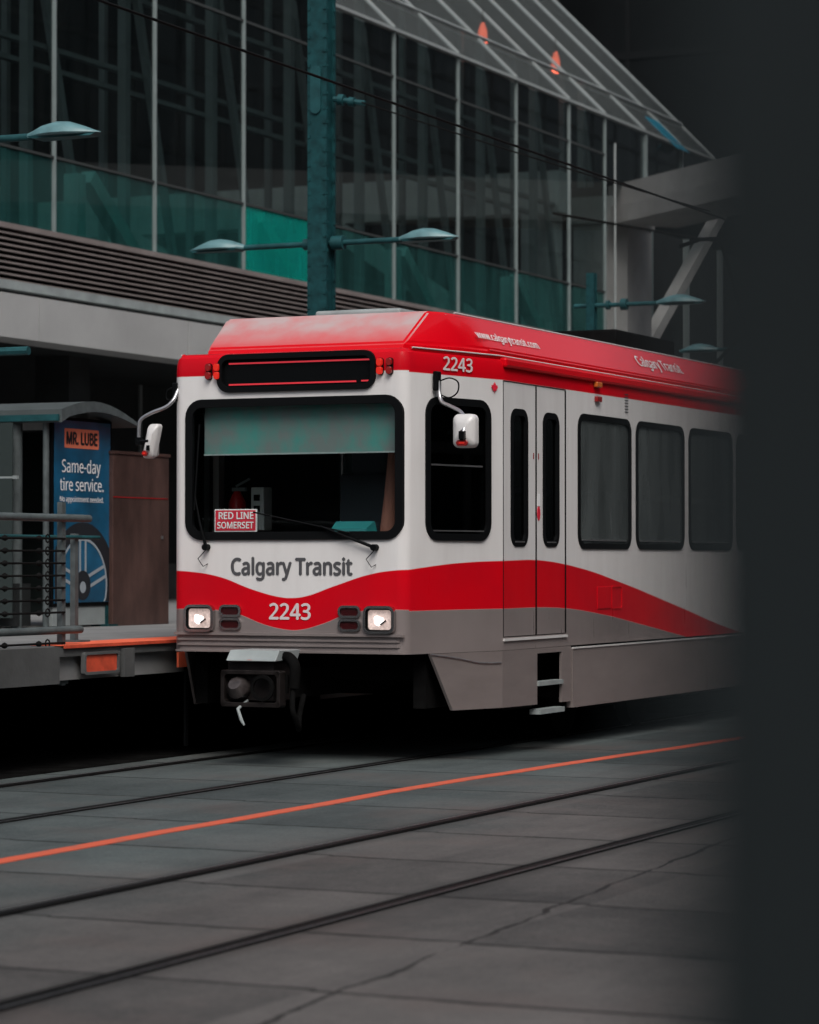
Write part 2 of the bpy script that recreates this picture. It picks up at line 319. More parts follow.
# ------------------------------------------------------------------ geometry helpers
class MB:
    def __init__(s): s.bm = bmesh.new()
    def hexa(s, p):
        v = [s.bm.verts.new(q) for q in p]
        for f in ((3, 2, 1, 0), (4, 5, 6, 7), (0, 1, 5, 4), (1, 2, 6, 5), (2, 3, 7, 6), (3, 0, 4, 7)): s.bm.faces.new([v[i] for i in f])
        return s
    def box(s, x0, x1, y0, y1, z0, z1):
        x0, x1 = min(x0, x1), max(x0, x1); y0, y1 = min(y0, y1), max(y0, y1); z0, z1 = min(z0, z1), max(z0, z1)
        return s.hexa([(x0, y0, z0), (x1, y0, z0), (x1, y1, z0), (x0, y1, z0), (x0, y0, z1), (x1, y0, z1), (x1, y1, z1), (x0, y1, z1)])
    def obox(s, c, u, v, n, a, b_, d):
        """box centred at c, half sizes a, b_, d along u, v, n"""
        c, u, v, n = Vector(c), Vector(u), Vector(v), Vector(n)
        return s.hexa([c+u*i*a+v*j*b_+n*k*d for k in (-1, 1) for i, j in ((-1, -1), (1, -1), (1, 1), (-1, 1))])
    def bar(s, a, b_, w_, h_):
        """square bar from a to b_"""
        a, b_ = Vector(a), Vector(b_); n = (b_-a); l = n.length; n.normalize()
        u = n.cross(Vector((0, 0, 1)));
        if u.length < .01: u = Vector((1, 0, 0))
        u.normalize(); v = n.cross(u)
        return s.obox((a+b_)/2, u, v, n, w_/2, h_/2, l/2)
    def loft(s, rings, cap=True):
        vs = [[s.bm.verts.new(p) for p in r] for r in rings]
        for a, b_ in zip(vs, vs[1:]):
            n = len(a)
            for i in range(n): s.bm.faces.new((a[i], a[(i+1) % n], b_[(i+1) % n], b_[i]))
        if cap: s.bm.faces.new(list(reversed(vs[0]))); s.bm.faces.new(vs[-1])
        return s
    def tube(s, pts, r, n=10, cap=True):
        pts = [Vector(p) for p in pts]; rings = []; u = None
        for i, p in enumerate(pts):
            d = (pts[min(i+1, len(pts)-1)]-pts[max(i-1, 0)]).normalized()
            if u is None:
                u = d.cross(Vector((0, 0, 1)))
                if u.length < .05: u = Vector((1, 0, 0))
            u = (u-d*u.dot(d)).normalized(); v = d.cross(u)
            rr = r[i] if isinstance(r, (list, tuple)) else r
            rings.append([p+u*rr*math.cos(2*math.pi*k/n)+v*rr*math.sin(2*math.pi*k/n) for k in range(n)])
        return s.loft(rings, cap)
    def ring(s, o, u, v, n, outer, inner, d):
        """frame between two closed outlines (same count) lying in plane o,u,v, thickness d along n"""
        o, u, v, n = Vector(o), Vector(u), Vector(v), Vector(n)
        f = lambda l, k: [s.bm.verts.new(o+u*a+v*b_+n*k) for a, b_ in l]
        A, B, C_, D = f(outer, 0), f(inner, 0), f(outer, d), f(inner, d); m = len(A)
        for i in range(m):
            j = (i+1) % m
            s.bm.faces.new((C_[i], C_[j], D[j], D[i])); s.bm.faces.new((A[j], A[i], B[i], B[j]))
            s.bm.faces.new((A[i], A[j], C_[j], C_[i])); s.bm.faces.new((B[j], B[i], D[i], D[j]))
        return s
    def plate(s, o, u, v, n, outline, d):
        o, u, v, n = Vector(o), Vector(u), Vector(v), Vector(n)
        return s.loft([[o+u*a+v*b_+n*k for a, b_ in outline] for k in (0, d)])
    def mesh(s, name):
        bmesh.ops.recalc_face_normals(s.bm, faces=s.bm.faces)
        me = bpy.data.meshes.new(name); s.bm.to_mesh(me); s.bm.free(); return me
    def build(s, name, m, parent=None, smooth=False, bevel=0.):
        if bevel: bmesh.ops.bevel(s.bm, geom=[e for e in s.bm.edges], offset=bevel, segments=2, affect='EDGES', profile=.5)
        me = s.mesh(name); me.materials.append(M[m] if isinstance(m, str) else m)
        o = bpy.data.objects.new(name, me); COL.objects.link(o)
        if parent: o.parent = parent
        if smooth:
            for p in me.polygons: p.use_smooth = True
            try: me.set_sharp_from_angle(angle=R(38))
            except Exception: pass
        return o

def rrect(x0, x1, y0, y1, r, n=6):
    out = []
    for cx, cy, a0 in ((x1-r, y1-r, 0), (x0+r, y1-r, 90), (x0+r, y0+r, 180), (x1-r, y0+r, 270)):
        for k in range(n+1):
            a = R(a0+90*k/n); out.append((cx+r*math.cos(a), cy+r*math.sin(a)))
    return out
def inset_rr(x0, x1, y0, y1, r, d, n=6): return rrect(x0+d, x1-d, y0+d, y1-d, max(r-d, .005), n)

def tag(o, label, cat, group=None):
    o['label'] = label; o['category'] = cat
    if group: o['group'] = group
    return o
def thing(name, label, cat, loc=(0, 0, 0), group=None):
    o = bpy.data.objects.new(name, None); COL.objects.link(o); o.location = loc; o.empty_display_size = .2
    return tag(o, label, cat, group)
def struct(name, mb, m):
    o = mb.build(name, m); o['kind'] = 'structure'; return o
def copy_tree(o, parent=None):
    c = o.copy(); COL.objects.link(c)
    if parent: c.parent = parent
    for ch in [k for k in bpy.data.objects if k.parent == o]: copy_tree(ch, c)
    return c

FONT = {}
try:
    import os
    fp_ = os.path.join(bpy.utils.system_resource('DATAFILES'), 'fonts', 'NotoSansHebrew-Regular.woff2')
    if os.path.exists(fp_): FONT['sans'] = bpy.data.fonts.load(fp_)
except Exception: FONT = {}
def text(body, name, m, o, u, v, w_, h_, parent=None, thick=.003, weight=0., keep=False):
    """lettering fitted to the box w_ x h_ whose lower left corner is o, reading along u, up along v"""
    cu = bpy.data.curves.new('lettering', 'FONT'); cu.body = body; cu.size = 1
    if 'sans' in FONT: cu.font = FONT['sans']
    cu.resolution_u = 5
    tmp = bpy.data.objects.new('lettering', cu); COL.objects.link(tmp)
    dg = bpy.context.evaluated_depsgraph_get(); dg.update()
    me = bpy.data.meshes.new_from_object(tmp.evaluated_get(dg)); bpy.data.objects.remove(tmp); bpy.data.curves.remove(cu)
    u, v = Vector(u).normalized(), Vector(v).normalized(); n = u.cross(v); o = Vector(o)
    xs = [p.co.x for p in me.vertices]; ys = [p.co.y for p in me.vertices]
    x0, x1, y0, y1 = min(xs), max(xs), min(ys), max(ys)
    # heavier weights: the outline laid down three times, each a hair wider and 0.6 mm prouder
    shifts = [(0, 0, 0)] if not weight else [(-weight, 0, 0), (0, weight*.7, .0006), (weight, 0, .0012), (0, -weight*.7, .0018)]
    bm = bmesh.new()
    for dx, dy, dz in shifts:
        vm = {p.index: bm.verts.new(o+u*((p.co.x+dx-x0)/(x1-x0)*w_)+v*((p.co.y+dy-y0)/(y1-y0)*h_)+n*(thick+dz)) for p in me.vertices}
        for f in me.polygons:
            try: bm.faces.new([vm[k] for k in f.vertices])
            except ValueError: pass
    bm.to_mesh(me); bm.free()
    me.materials.clear(); me.materials.append(M[m])
    ob = bpy.data.objects.new(name, me); COL.objects.link(ob)
    if parent: ob.parent = parent
    return ob

def boolean(o, cutter_mb, op='DIFFERENCE'):
    me = cutter_mb.mesh('cut'); c = bpy.data.objects.new('cut', me); COL.objects.link(c)
    if o.parent: c.parent = o.parent
    md = o.modifiers.new('b', 'BOOLEAN'); md.operation = op; md.object = c; md.solver = 'EXACT'
    dg = bpy.context.evaluated_depsgraph_get(); dg.update()
    new = bpy.data.meshes.new_from_object(o.evaluated_get(dg))
    o.modifiers.clear(); old = o.data; o.data = new; bpy.data.meshes.remove(old)
    bpy.data.objects.remove(c); bpy.data.meshes.remove(me)

X_, Y_, Z_ = Vector((1, 0, 0)), Vector((0, 1, 0)), Vector((0, 0, 1))

# ================================================================== ground
struct('ground', MB().box(-200, 200, -200, 400, -.5, -.012), 'street')
struct('street', MB().box(-10.98, 9, -60, 120, -.3, 0), 'street')
struct('track_bed', MB().box(-13.2, -10.98, -60, 120, -.3, -.004), 'bed')  # near-black strip painting the platform's shade onto the ground
ln = MB()
wl = lambda y: .009*math.sin(y*1.7)+.006*math.sin(y*4.3+1)
for k in range(300):
    y0 = -20+k*.5; c0 = -8.0+max(0, (y0-17))*.055*min(1, (y0-17)/6+.2) if y0 > 17 else -8.0
    y1 = y0+.5; c1 = -8.0+max(0, (y1-17))*.055*min(1, (y1-17)/6+.2) if y1 > 17 else -8.0
    c0 += wl(y0); c1 += wl(y1)
    ln.hexa([(c0-.06, y0, -.01), (c0+.06, y0, -.01), (c1+.06, y1, -.01), (c1-.06, y1, -.01), (c0-.06, y0, .004), (c0+.06, y0, .004), (c1+.06, y1, .004), (c1-.06, y1, .004)])
    if y1 > 40: break
struct('lane_line', ln, 'lineorange')

# rails: head, flangeway and the worn gap on the field side
for x0, gs, lab in ((-5.385, -1, 'nearest worn steel rail set flush in the street'), (-6.82, 1, 'steel rail set in the street on the tram side of the nearest rail'),
                (-9.19, -1, 'steel rail under the tram, the one nearer the orange line'), (-10.65, 1, 'steel rail under the tram, the one nearer the platform')):
    t = thing('rail', lab, 'rail', (x0, 0, 0), 'rails set in the street')
    MB().box(-.034, .034, -40, 110, -.05, .007).build('rail_head', 'railsteel', t)
    MB().box(min(-.030*gs, -.022*gs), max(-.030*gs, -.022*gs), -40, 110, .0072, .0085).build('running_band', 'steel', t)
    MB().box(min(.036*gs, .074*gs), max(.036*gs, .074*gs), -40, 110, -.02, .004).build('flangeway', 'groove', t)
    MB().box(min(-.036*gs, -.048*gs), max(-.036*gs, -.048*gs), -40, 110, -.02, .004).build('gasket', 'groove', t)

# ================================================================== platform
struct('platform', MB().box(-24, -11.12, -10, 90, .66, .92).box(-24, -13.1, -10, 90, -.2, .66), 'platform')
struct('platform_edge', MB().box(-11.12, -11.06, -10, 17.8, .64, .915).box(-11.12, -11.06, 17.8, 90, .84, .91), 'concretedk')
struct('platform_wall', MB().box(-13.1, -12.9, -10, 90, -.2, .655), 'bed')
o = MB().box(-11.5, -11.05, 17.82, 60, .921, .926); struct('platform_edge_stripe', o, 'orange')
MB().box(-11.05, -11.035, 17.84, 60, .902, .926).build('platform_edge_nosing', 'orangedull')['kind'] = 'structure'
t = thing('reflector_panel', 'faded orange rectangular panel on the platform edge face below the railing end', 'panel', (-11.06, 18.36, .78))
MB().box(0, .02, -.24, .24, -.068, .068).build('panel_face', 'orangedull', t)
MB().ring((0, 0, 0), Y_, Z_, X_, rrect(-.258, .258, -.085, .085, .02), rrect(-.235, .235, -.064, .064, .02), .035).build('panel_frame', 'concretedk', t)
MB().box(0, .04, .32, .47, -.12, .10).build('bracket', 'concretedk', t)
t = thing('edge_marker', 'small orange plate hanging under the platform edge beside the tram front', 'marker', (-11.06, 19.66, .765))
MB().box(0, .02, -.10, .10, -.062, .062).build('plate', 'orange', t)
MB().box(-.02, 0, .05, .09, -.70, .075).build('hanger', 'black', t)

# ================================================================== tram
TX, YF = -9.88, 19.2
LEN = 24.0
tram = thing('light_rail_car', 'red, white and grey light rail car with its headlights on, stopped beside the platform', 'tram', (TX, YF, 0))
HF, HS, TP = 1.0, 1.285, 1.2
def half(y):
    y = min(y, LEN-y); return HF+(HS-HF)*min(1, max(0, y/TP))
def outline(inset=0., r=.10):
    pts = []
    # front corners rounded
    th = math.atan2(HS-HF, TP)
    def corner(sx, front):
        out = []
        a0 = -90; a1 = -th*180/math.pi
        cx = HF-r*math.tan(R(45)-th/2)*1.0; cy = r
        rr = max(r-inset, .012)
        for k in range(7):
            a = R(a0+(a1-a0)*k/6); out.append((cx+rr*math.cos(a), cy+rr*math.sin(a)))
        return out
    c = corner(1, True)
    right = c+[(HS-inset, TP+.03)]
    right = right+[(x, LEN-y) for x, y in reversed(right)]
    left = [(-x, y) for x, y in reversed(right)]
    return right+left
prof = [(.845, .0), (3.02, .0), (3.10, .004), (3.14, .018), (3.165, .045), (3.175, .085)]
b = MB(); b.loft([[(x, y, z) for x, y in outline(i)] for z, i in prof])
body = b.build('body', 'livery', tram)
b = MB(); b.loft([[(x, y, z) for x, y in outline(.07, .12)] for z in (.99, 3.09)]); boolean(body, b)

CUTS = MB()
WIN_Y = [(2.857, 4.128), (4.276, 5.56), (5.716, 7.0), (7.15, 8.43)]
WIN_Y2 = [(LEN-b_, LEN-a_) for a_, b_ in WIN_Y]
Z0, Z1 = 1.665, 2.79
for a_, b_ in WIN_Y+WIN_Y2:
    CUTS.plate((-2, 0, 0), Y_, Z_, X_, rrect(a_, b_, Z0, Z1, .12), 4)
DOOR = (1.225, 2.58); DZ = (.945, 2.985)
DOORS = [DOOR, (LEN-DOOR[1], LEN-DOOR[0]), (8.6, 9.95), (LEN-9.95, LEN-8.6)]
for a_, b_ in DOORS: CUTS.box(-2, 2, a_, b_, DZ[0], DZ[1])
boolean(body, CUTS)
CUTS = MB()
WS = (-.882, .972, 1.727, 2.802)       # windscreen
CUTS.plate((0, -.3, 0), X_, Z_, Y_, rrect(*WS, .13), .6)
CUTS.plate((0, LEN-.3, 0), X_, Z_, Y_, rrect(*WS, .13), .6)
CW = (.25, 1.04, 1.72, 2.80)         # cab side window
for q in (CW, (LEN-CW[1], LEN-CW[0], CW[2], CW[3])): CUTS.plate((-2, 0, 0), Y_, Z_, X_, rrect(*q, .13), 4)
boolean(body, CUTS)
DS = (-.602, .746, 2.872, 3.15)      # destination sign
cs = MB().plate((0, -.1, 0), X_, Z_, Y_, rrect(*DS, .09), .14); boolean(body, cs)
for p in body.data.polygons: p.use_smooth = True
body.data.set_sharp_from_angle(angle=R(25))

# --- lower skirt panels, the front one cut on the slant
def skirt(sx, rev):
    m = MB(); ys = [.30, .57, 1.2, 1.045+.35, 2.0, 2.64]
    ys = sorted(set([.30, .57, .9, 1.2, 2.0, 2.68]))
    A = []
    for y in ys:
        f = min(1, (y-.30)/.27); zb = .835+(.375-.835)*f if y < .57 else .40-.02*(y-.57)/2
        x = half(y)
        A.append((x, y, zb))
    def tr(x, y, z): return (sx*x, LEN-y if rev else y, z)
    m.loft([[tr(x-.018, y, z), tr(x+.004, y, z), tr(x+.004, y, .842), tr(x-.018, y, .842)] for x, y, z in A])
    o = m.build('skirt_panel', 'silver', tram)
    k = MB(); y0, y1 = 1.93, 2.47
    if rev: y0, y1 = LEN-y1, LEN-y0
    k.box(sx*1.0, sx*1.5, y0, y1, .565, .80).box(sx*1.0, sx*1.5, y0, y1, .30, .535)
    boolean(o, k)
    t = MB()
    t.box(sx*1.22, sx*1.305, y0+.002, y1-.002, .535, .57).box(sx*1.22, sx*1.315, y0+.0, y1-.0, .305, .345)
    t.build('step_tread', 'acgrey', tram)
    MB().box(sx*.98, sx*1.0, y0-.05, y1+.05, .33, .80).build('step_back', 'under', tram)
    return o
for sx in (1, -1):
    for rev in (False, True): skirt(sx, rev)
    # long side panels of the lower body
    for y0, y1 in ((2.70, 6.2), (6.215, 9.6), (9.615, 11.7), (LEN-11.7, LEN-9.615), (LEN-9.6, LEN-6.215), (LEN-6.2, LEN-2.70)):
        MB().box(sx*1.24, sx*1.297, y0, y1, .325, .815).build('side_panel', 'silver', tram)
        MB().box(sx*1.287, sx*1.306, y0, y1, .817, .829).build('panel_lip', 'white', tram)  # white colour paints the highlight along the lip
    # white trim seam under the cab, sill under door
    mm = MB()
    pts = [(half(y)*sx+sx*.007, y, z) for y, z in ((.30, .838), (.62, .80), (.9, .757), (1.05, .75), (1.18, .75))]
    mm.tube(pts, .007, 6).build('cab_seam', 'steel', tram)
    for a_, b_ in DOORS: MB().box(sx*1.28, sx*1.30, a_, b_, .918, .938).build('door_sill', 'white', tram)

# --- ribbed bumper strip
m = MB().plate((0, 0, .977), X_, -Y_, Z_, [(-1.0, -.0), (1.0, 0), (.985, .028), (-.985, .028)], .02)
for z in (.935, .895): m.plate((0, 0, z), X_, -Y_, Z_, [(-.975, 0), (.955, 0), (.94, .014), (-.96, .014)], .016)
m.plate((0, 0, .846), X_, -Y_, Z_, [(-.99, 0), (.99, 0), (.97, .018), (-.97, .018)], .016)
m.build('bumper_rib', 'silver', tram)

# --- roof hood (two lofted outlines), gutter, roof gear
def hood_ring(z, fy, hx, cx_, cy_, sx_, ):
    r = [(-hx, fy), (hx, fy), (cx_, cy_), (sx_, 1.35)]
    r = [(hx, fy), (cx_, cy_), (sx_, 1.35)]
    full = r+[(x, LEN-y) for x, y in reversed(r)]
    return [(x, y, z) for x, y in full]+[(-x, y, z) for x, y in reversed(full)]
h = MB()
h.loft([hood_ring(3.172, .27, .85, 1.10, .80, 1.17), hood_ring(3.235, .29, .855, 1.105, .80, 1.175), hood_ring(3.50, .66, .885, .965, .82, .985), hood_ring(3.53, .95, .72, .74, 1.3, .75), hood_ring(3.545, 1.2, .35, .35, 1.5, .35)])
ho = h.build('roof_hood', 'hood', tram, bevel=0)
bm = bmesh.new(); bm.from_mesh(ho.data); bmesh.ops.bevel(bm, geom=[e for e in bm.edges if e.calc_length() > .1 and e.calc_face_angle(0) > .25], offset=.018, segments=2, affect='EDGES'); bm.to_mesh(ho.data); bm.free()
for p in ho.data.polygons: p.use_smooth = True
ho.data.set_sharp_from_angle(angle=R(24))
for sx in (1, -1):
    MB().tube([(sx*(half(.12)-.045), .12, 3.168), (sx*(1.24), 1.2, 3.168), (sx*1.245, 12, 3.168), (sx*1.245, 22.8, 3.168), (sx*(half(.12)-.045), 23.88, 3.168)], .016, 8).build('gutter', 'red', tram, True)
    MB().plate((sx*1.24, 0, 0), Y_, Z_, X_*sx, [(1.23, 3.085), (LEN-1.23, 3.085), (LEN-1.23, 3.165), (1.23, 3.165)], .075).build('door_header', 'red', tram, bevel=.02)
    MB().tube([(sx*1.215, 1.1, 3.215), (sx*1.215, 23, 3.215)], .012, 6).build('roof_seam', 'red', tram)
for sx in (1, -1):
    MB().tube([(sx*.985, .95, 3.506), (sx*.99, 1.4, 3.504), (sx*.99, 22.6, 3.504)], .007, 6).build('roof_trim', 'white', tram)  # bright ridge highlight modelled as a thin white tube
    MB().tube([(sx*(half(.12)-.025), .12, 3.178), (sx*1.262, 1.2, 3.178), (sx*1.268, 22.8, 3.178)], .006, 6).build('gutter_trim', 'white', tram)  # glossy gutter highlight modelled as a thin white tube
MB().box(-.42, .35, 1.3, 2.25, 3.52, 3.60).box(-.3, .1, 1.5, 2.1, 3.60, 3.62).build('air_unit', 'acgrey', tram, bevel=.02)
MB().box(-.8, .70, 5.35, 7.0, 3.50, 3.72).build('resistor_box', 'under', tram, bevel=.02)
MB().box(-.7, .7, 15, 18, 3.5, 3.72).build('resistor_box', 'under', tram, bevel=.02)
pg = MB(); pg.tube([(-.55, 11.2, 3.55), (-.45, 12.9, 4.3), (-.35, 11.6, 5.25)], .025, 6).tube([(.55, 11.2, 3.55), (.45, 12.9, 4.3), (.35, 11.6, 5.25)], .025, 6).tube([(-.85, 11.6, 5.2), (-.6, 11.6, 5.27), (.6, 11.6, 5.27), (.85, 11.6, 5.2)], .025, 6).box(-.6, .6, 11, 11.4, 3.5, 3.6)
pg.build('pantograph', 'under', tram)

# --- windscreen
def window(o, u, v, n, rect, r, name, gm, border=.055, fm='black', depth=.022, back=.02):
    fr = MB().ring(Vector(o)-Vector(n)*back, u, v, n, rrect(*[rect[0]-.012, rect[1]+.012, rect[2]-.012, rect[3]+.012], r+.012), inset_rr(*rect, r, border), depth+back).build(name+'_frame', fm, tram)
    g = MB().plate(Vector(o)-Vector(n)*.012, u, v, n, inset_rr(*rect, r, border-.01), .006).build(name, gm, tram)
    fr.parent = g
    return g
ws = window((0, 0, 0), X_, Z_, -Y_, WS, .13, 'windscreen', 'windscreen', .052, depth=.018)
window((0, LEN, 0), -X_, Z_, Y_, (-WS[1], -WS[0], WS[2], WS[3]), .13, 'windscreen', 'cabglass', .07)
# destination sign
sg = MB().ring((0, .03, 0), X_, Z_, -Y_, rrect(DS[0]-.01, DS[1]+.01, DS[2]-.01, DS[3]+.01, .1), inset_rr(*DS, .09, .032), .052).build('sign_frame', 'black', tram)
ds = MB().plate((0, .035, 0), X_, Z_, -Y_, inset_rr(*DS, .09, .02), .02).build('destination_sign', 'blackgloss', tram); sg.parent = ds
MB().box(-.52, .70, .008, .0148, 3.082, 3.094).build('lamp_strip', 'ledred', ds)
MB().box(-.52, .58, .008, .0148, 2.918, 2.930).build('lamp_strip', 'ledred', ds)
MB().box(.625, .69, .008, .0148, 2.921, 2.932).build('lamp_strip', 'ledred', ds)
# marker lamps
for x, lit in ((-.685, False), (-.61, True), (.795, True), (.875, False)):
    m = MB().plate((x, 0, 3.03), X_, Z_, -Y_, rrect(-.026, .026, -.065, .065, .02), .012).build('marker_lamp_base', 'blackgloss', tram)
    l = MB(); 
    for dz in (.032, -.032): l.plate((x, -.01, 3.03+dz), X_, Z_, -Y_, rrect(-.022, .022, -.028, .028, .015), .03)
    lo = l.build('marker_lamp', 'amberlit' if lit else 'reddull', tram, bevel=.006); m.parent = lo

# wipers
def wiper(x0, z0, x1, z1, bx, bz0, bz1, dxm):
    w_ = MB(); w_.tube([(x0, -.03, z0), ((x0+x1)/2, -.05, (z0+z1)/2), (x1, -.04, z1)], [.014, .009, .006], 8)
    w_.tube([(x0, .0, z0), (x0, -.055, z0)], .026, 10)
    o = w_.build('wiper', 'black', tram, True)
    MB().tube(bx, .007, 6).build('wiper_blade', 'black', o)
    MB().tube([(x0, -.03, z0-.02), (x0-.06, -.05, z0-.09), (x0-.02, -.04, z0-.15), (x0, -.005, z0-.13)], .004, 6).build('washer_hose', 'black', o)
wiper(-.70, 1.66, -.79, 2.05, [(-.80, -.036, 1.95), (-.755, -.036, 2.62)], 0, 0, 0)
wiper(.755, 1.655, .30, 1.82, [(.02, -.036, 1.87), (-.28, -.036, 1.93), (.55, -.036, 1.765)], 0, 0, 0)

# --- headlights and tail lamps
for x0, x1 in ((-.89, -.63), (.665, .925)):
    fr = MB().ring((0, -.002, 0), X_, Z_, -Y_, rrect(x0, x1, 1.0, 1.212, .055), inset_rr(x0, x1, 1.0, 1.212, .055, .02), .045).build('headlight_frame', 'chrome', tram)
    hl = MB().plate((0, -.004, 0), X_, Z_, -Y_, inset_rr(x0, x1, 1.0, 1.212, .055, .018), .012).build('headlight', 'lens', tram)
    fr.parent = hl
    cx = (x0+x1)/2
    MB().ring((0, -.01, 0), X_, Z_, -Y_, inset_rr(x0, x1, 1.0, 1.212, .055, .018), inset_rr(x0, x1, 1.0, 1.212, .055, .031), .02).build('headlight_bezel', 'blackgloss', hl)
    MB().plate((cx-.01, -.018, 1.10), X_, Z_, -Y_, [(math.cos(a*.2618)*(.042+.006*math.sin(a*.9)), math.sin(a*.2618)*(.036+.006*math.cos(a*.7))) for a in range(24)], .004).build('bulb', 'bulb', hl)
    MB().obox((cx+.03, -.0225, 1.085), Vector((1, 0, .7)).normalized(), Vector((-.7, 0, 1)).normalized(), Y_, .03, .007, .002).build('bulb_shield', 'chrome', hl)
for x0, x1 in ((-.59, -.40), (.44, .63)):
    for z0 in (1.015, 1.118):
        fr = MB().ring((0, -.002, 0), X_, Z_, -Y_, rrect(x0, x1, z0, z0+.095, .042), inset_rr(x0, x1, z0, z0+.095, .042, .018), .02).build('tail_lamp_frame', 'chrome', tram)
        tl = MB().plate((0, -.002, 0), X_, Z_, -Y_, inset_rr(x0, x1, z0, z0+.095, .042, .016), .008).build('tail_lamp', mat('dark red lens', (.03, .003, .004), .2), tram); fr.parent = tl

# --- lettering on the front
text('Calgary Transit', 'operator_lettering', 'lettergrey', (-.488, 0, 1.405), X_, Z_, 1.04, .175, tram, .003, .035)
text('2243', 'fleet_number', 'letterlight', (-.155, 0, 1.103), X_, Z_, .352, .122, tram, .003, .025)

# --- side and cab windows, doors
th = math.atan2(HS-HF, TP)
for sx in (1, -1):
    n = Vector((sx, 0, 0)); u = Y_
    for a_, b_ in WIN_Y+WIN_Y2:
        g = window((sx*HS, 0, 0), u, Z_, n, (a_, b_, Z0, Z1), .12, 'side_window', 'tramglass', .038, depth=.010)
        MB().box(sx*1.277, sx*1.29, a_+.1, b_-.1, Z0+.058, Z0+.07).build('sill_bar', 'steel', g)
    for rev in (False, True):
        # tapered plane through the cab side
        if not rev: o0 = Vector((sx*HF, 0, 0)); uu = Vector((sx*(HS-HF), TP, 0)).normalized(); nn = Vector((sx*TP, -(HS-HF), 0)).normalized()
        else: o0 = Vector((sx*HF, LEN, 0)); uu = Vector((sx*(HS-HF), -TP, 0)).normalized(); nn = Vector((sx*TP, (HS-HF), 0)).normalized()
        k = 1/math.cos(th)
        g = window(o0, uu, Z_, nn, (CW[0]*k, CW[1]*k, CW[2], CW[3]), .13, 'cab_window', 'cabglass', .045, depth=.012)
        MB().plate(o0-nn*.004, uu, Z_, nn, [(CW[0]*k+.06, 2.285), (CW[1]*k-.1, 2.285), (CW[1]*k-.1, 2.297), (CW[0]*k+.06, 2.297)], .012).build('slide_rail', 'steel', g)
        MB().plate(o0-nn*.004, uu, Z_, nn, [(CW[0]*k+.09, 1.78), (CW[1]*k-.08, 1.78), (CW[1]*k-.08, 1.79), (CW[0]*k+.09, 1.79)], .01).build('sill_bar', 'steel', g)
        if not rev:
            if sx == 1:
                text('2243', 'fleet_number', 'letterlight', o0+uu*.455*k+Z_*3.022, uu, Z_, .37, .105, tram, .005, .02)
    # door leaves
    for di, (a_, b_) in enumerate(DOORS):
        mid = (a_+b_)/2+ (.03 if di == 0 else 0)
        for l0, l1 in ((a_+.006, mid-.012), (mid+.012, b_-.006)):
            cx = (l0+l1)/2; hw = .172
            wr = (cx-hw, cx+hw, 1.675, 2.765)
            rect = [(l0, DZ[0]+.008), (l1, DZ[0]+.008), (l1, DZ[1]-.008), (l0, DZ[1]-.008)]
            lf = MB().plate((sx*1.245, 0, 0), Y_, Z_, X_*sx, rect, .032).build('door_leaf', 'livery', tram)
            boolean(lf, MB().plate((sx*1.2, 0, 0), Y_, Z_, X_*sx, rrect(*wr, .1), .2))
            g = MB().plate((sx*1.258, 0, 0), Y_, Z_, X_*sx, inset_rr(*wr, .1, .03), .006).build('door_window', 'cabglass', lf)
            MB().ring((sx*1.25, 0, 0), Y_, Z_, X_*sx, rrect(wr[0]-.008, wr[1]+.008, wr[2]-.008, wr[3]+.008, .108), inset_rr(*wr, .1, .045), .034).build('window_gasket', 'black', lf)
            MB().box(sx*1.272, sx*1.2865, cx-.1, cx+.1, wr[2]+.026, wr[2]+.036).build('sill_bar', 'steel', lf)
        MB().box(sx*1.25, sx*1.281, mid-.0115, mid+.0115, DZ[0]+.01, DZ[1]-.01).build('door_seal', 'black', tram)
        for q in (a_+.0005, b_-.0095): MB().box(sx*1.245, sx*1.2865, q, q+.009, DZ[0]+.01, DZ[1]-.01).build('door_seal', 'black', tram)
        MB().box(sx*1.15, sx*1.24, a_-.02, b_+.02, DZ[0]-.02, DZ[1]+.02).build('door_pocket', 'dark', tram)
        boolean(bpy.context.scene.collection.objects[-1] if False else [k for k in tram.children if k.name.startswith('door_pocket')][-1],
                MB().box(sx*1.0, sx*1.5, a_+.05, b_-.05, 1.2, 2.9)) if True else None
        if sx == 1 and di == 0:
            MB().box(1.278, 1.2815, mid+.022, mid+.082, 2.0, 2.10).build('notice_sticker', 'letterwhite', tram)
            MB().plate((1.278, mid+.055, 1.94), Y_, Z_, X_, [(math.cos(a*.5236)*.033, math.sin(a*.5236)*.06) for a in range(12)], .0035).build('notice_sticker', 'signred', tram)
            MB().box(1.265, 1.269, mid+.135, mid+.175, 1.86, 2.02).build('notice_sticker', 'letterwhite', tram)
            MB().box(1.265, 1.269, mid-.20, mid-.165, 1.90, 2.01).build('notice_sticker', 'letterwhite', tram)
            for q in (-.06, .045): MB().box(1.278, 1.281, mid+q, mid+q+.014, 2.38, 2.43).build('push_mark', 'reddull', tram)
